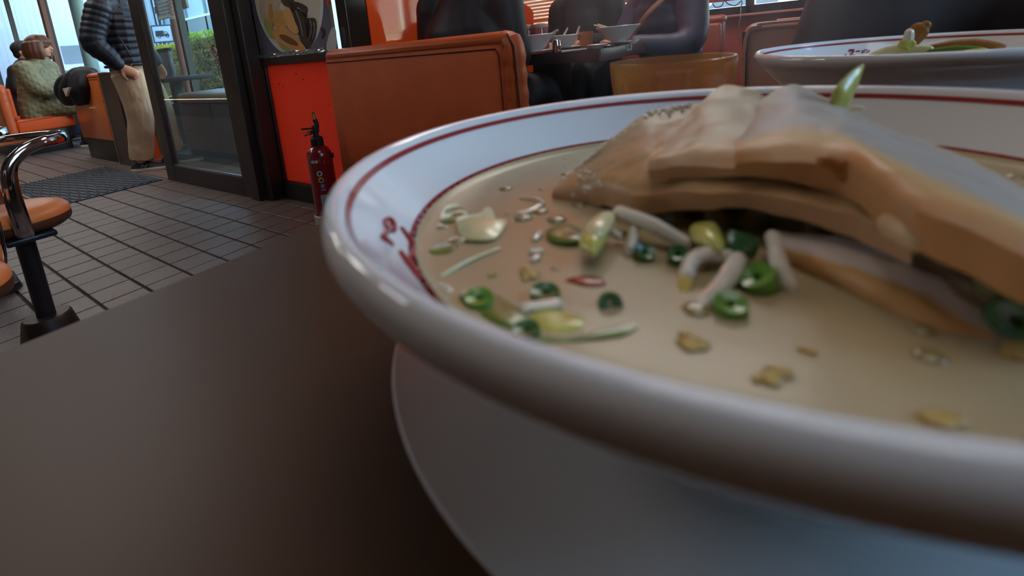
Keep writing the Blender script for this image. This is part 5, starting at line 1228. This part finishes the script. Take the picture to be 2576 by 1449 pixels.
hm = (leaf_mat('leaf_top', (132, 170, 50), (190, 220, 70)), leaf_mat('leaf_side', (222, 208, 156), (246, 232, 172)), M('hedge_inside', (58, 56, 40), .9, noise=(9, .4)), M('twig', (112, 100, 78), .8))
q = onY(540, 88, 5.2); q2 = onY(400, 108, 5.2)
hedge(-12.30, -9.2, 5.2, 6.0, q.z + .02, 9000, 'sunlit hedge seen through the right of the door glass', hm)
hm2 = (leaf_mat('leaf_top_yellow', (176, 176, 40), (230, 214, 60)), hm[1], hm[2], hm[3])
hedge(-15.6, -12.62, 5.2, 6.0, q2.z - .16, 8000, 'yellower hedge seen through the left of the door glass', hm2)
# right hand side: pale building, column, cars
br = thing('building', (0, 13, -.1), 'pale building seen under the blinds at right', 'building')
obj('wall', MB().box((-9, 12, -.1), (-2.15, 15, 5)), M('cream_wall', (222, 206, 184), .7, noise=(1, .05)), br, smooth=0)
q = onY(1548, 48, 11.96); obj('window', MB().box((q.x - .25, 11.93, .4), (q.x + .45, 12.0, 1.3)), M('teal_glass', (150, 190, 188), .3), br, smooth=0)
for k in range(4): obj('pilaster', MB().box((-4.4 + k * .55, 11.9, -.1), (-4.3 + k * .55, 12.0, 5)), m_white, br, smooth=0)
q = onY(2008, 14, 9.0); cl = obj('column', MB().box((q.x - .26, 9.0, -.1), (q.x + .26, 9.5, 4)), m_white, smooth=0, bevel=.02); base(tag(cl, 'white square column outside the right windows', 'column'), (q.x, 9.2, -.1))
def car(loc, col, label, rz=0):
    c = thing('car', loc, label, 'car', 'parked cars outside'); c.rotation_euler = (0, 0, rz)
    L = lambda n, mb, m, **k: obj(n, mb, m, c, local=True, **k)
    prof = [(-2.0, .35), (-2.05, .75), (-1.85, .95), (-1.35, 1.02), (-.75, 1.42), (.55, 1.46), (1.25, 1.05), (1.85, .92), (2.05, .70), (2.05, .35)]
    rg = [[Vector((x, y * (.86 if z > 1.1 else 1), z)) for x, z in prof] for y in (-.82, .82)]
    L('body', MB().ring_loft(rg), M('car_%d_%d_%d' % col, col, .2, coat=.8), bevel=.06, seg=3)
    for sd in (-1, 1):
        L('side_window', MB().prism([(-1.15, sd * .80, 1.05), (-.70, sd * .735, 1.36), (.45, sd * .735, 1.39), (1.0, sd * .80, 1.06)], (0, sd * .03, 0)), m_dkglass, smooth=0)
    L('windscreen', MB().prism([(1.22, -.68, 1.08), (1.22, .68, 1.08), (.62, .62, 1.43), (.62, -.62, 1.43)], (.03, 0, .03)), m_dkglass, smooth=0)
    L('rear_window', MB().prism([(-1.33, -.68, 1.06), (-1.33, .68, 1.06), (-.80, .62, 1.40), (-.80, -.62, 1.40)], (-.03, 0, .03)), m_dkglass, smooth=0)
    for x in (-1.28, 1.28):
        for sd in (-1, 1): L('wheel', MB().tube([(x, sd * .66, .31), (x, sd * .86, .31)], .31, 20), m_black)
    for sd in (-1, 1): L('headlamp', MB().ball((2.0, sd * .6, .74), (.08, .16, .08), 10, 6), m_white)
for (x, y, Y, col, lab, rz) in ((1945, 14, 10.4, (206, 208, 214), 'silver car parked furthest left beyond the right windows', .3), (2075, 6, 17.5, (226, 228, 232), 'white car parked behind the white column', .2), (1925, 6, 21.5, (60, 70, 110), 'dark blue car parked at the back', 1.2)):
    q = onY(x, y, Y); car((q.x, Y, -.06), col, lab, rz)
# trees behind the car park
random.seed(11)
for k, x in enumerate((-4.2, .6, 5.4)):
    tre = thing('tree', (x, 24, -.06), ('left', 'middle', 'right')[k] + ' dark tree behind the parked cars', 'tree', 'trees behind the car park')
    obj('trunk', MB().tube([(x, 24, -.06), (x + .1, 24, 2), (x, 24, 3)], [.2, .15, .1], 8), m_hairb, tre)
    mb = MB()
    for i in range(1500):
        u = Vector((random.gauss(0, 1), random.gauss(0, 1), random.gauss(0, 1))).normalized(); p = Vector((x, 24, 2.6)) + Vector((u.x * 1.7, u.y * 1.4, u.z * 2.0)) * random.random() ** .4; v = u.orthogonal().normalized(); s_ = .10
        mb.add([p - v * s_, p + u.cross(v) * s_ * .6, p + v * s_, p - u.cross(v) * s_ * .6], [(0, 1, 2, 3)])
    obj('foliage', mb, M('tree_leaf%d' % k, (58, 76, 50), .6), tre, smooth=0, kind='stuff')

# ================================================================== STEAM
def steam(name, c, r, dens, label, seed, rz=0.0, tilt=.3):
    m = bpy.data.materials.new('steam_%d' % seed); m.use_nodes = True; n = m.node_tree.nodes; l = m.node_tree.links; n.clear()
    o = n.new('ShaderNodeOutputMaterial'); v = n.new('ShaderNodeVolumePrincipled'); v.inputs['Color'].default_value = (.9, .88, .88, 1); v.inputs['Anisotropy'].default_value = .3
    tc = n.new('ShaderNodeTexCoord'); mp = n.new('ShaderNodeMapping'); mp.inputs['Location'].default_value = (seed * 1.7, 0, seed); mp.inputs['Scale'].default_value = (1 / r[0] * .9, 1 / r[1] * .9, 1 / r[2] * .5)
    nz = n.new('ShaderNodeTexNoise'); nz.inputs['Scale'].default_value = 1.4; nz.inputs['Detail'].default_value = 3; nz.inputs['Distortion'].default_value = .8
    l.new(tc.outputs['Object'], mp.inputs[0]); l.new(mp.outputs[0], nz.inputs['Vector'])
    m2 = n.new('ShaderNodeMapping'); m2.inputs['Scale'].default_value = (1 / r[0], 1 / r[1], 1 / r[2]); l.new(tc.outputs['Object'], m2.inputs[0])
    ln = n.new('ShaderNodeVectorMath'); ln.operation = 'LENGTH'; l.new(m2.outputs[0], ln.inputs[0])
    fo = n.new('ShaderNodeMapRange'); fo.inputs[1].default_value = 1.0; fo.inputs[2].default_value = .2; fo.inputs[3].default_value = 0; fo.inputs[4].default_value = 1; l.new(ln.outputs['Value'], fo.inputs[0])
    rp = n.new('ShaderNodeMapRange'); rp.inputs[1].default_value = .45; rp.inputs[2].default_value = .75; rp.inputs[3].default_value = .12; rp.inputs[4].default_value = 1; l.new(nz.outputs['Fac'], rp.inputs[0])
    mu = n.new('ShaderNodeMath'); mu.operation = 'MULTIPLY'; l.new(fo.outputs[0], mu.inputs[0]); l.new(rp.outputs[0], mu.inputs[1])
    m3 = n.new('ShaderNodeMath'); m3.operation = 'MULTIPLY'; m3.inputs[1].default_value = dens; l.new(mu.outputs[0], m3.inputs[0]); l.new(m3.outputs[0], v.inputs['Density']); l.new(v.outputs[0], o.inputs['Volume'])
    b = obj(name, MB().ball((0, 0, 0), r, 20, 14), m, kind='stuff'); b.location = c; b.rotation_euler = (0, tilt, rz); tag(b, label, 'steam')
steam('steam', (FC.x - .06, FC.y + .16, .90), (.15, .14, .20), 5.0, 'steam drifting up behind the far bowl', 1)
steam('steam', (BC.x - .03, BC.y + .06, .875), (.09, .08, .10), 3.0, 'thin steam above the pork in the foreground bowl', 2)
steam('steam', (-.62, 1.33, .93), (.20, .12, .26), 1.8, 'faint steam in front of the person in the wide black jacket', 3, tilt=-.4)
SC.cycles.volume_bounces = 1; SC.cycles.volume_step_rate = 2.0
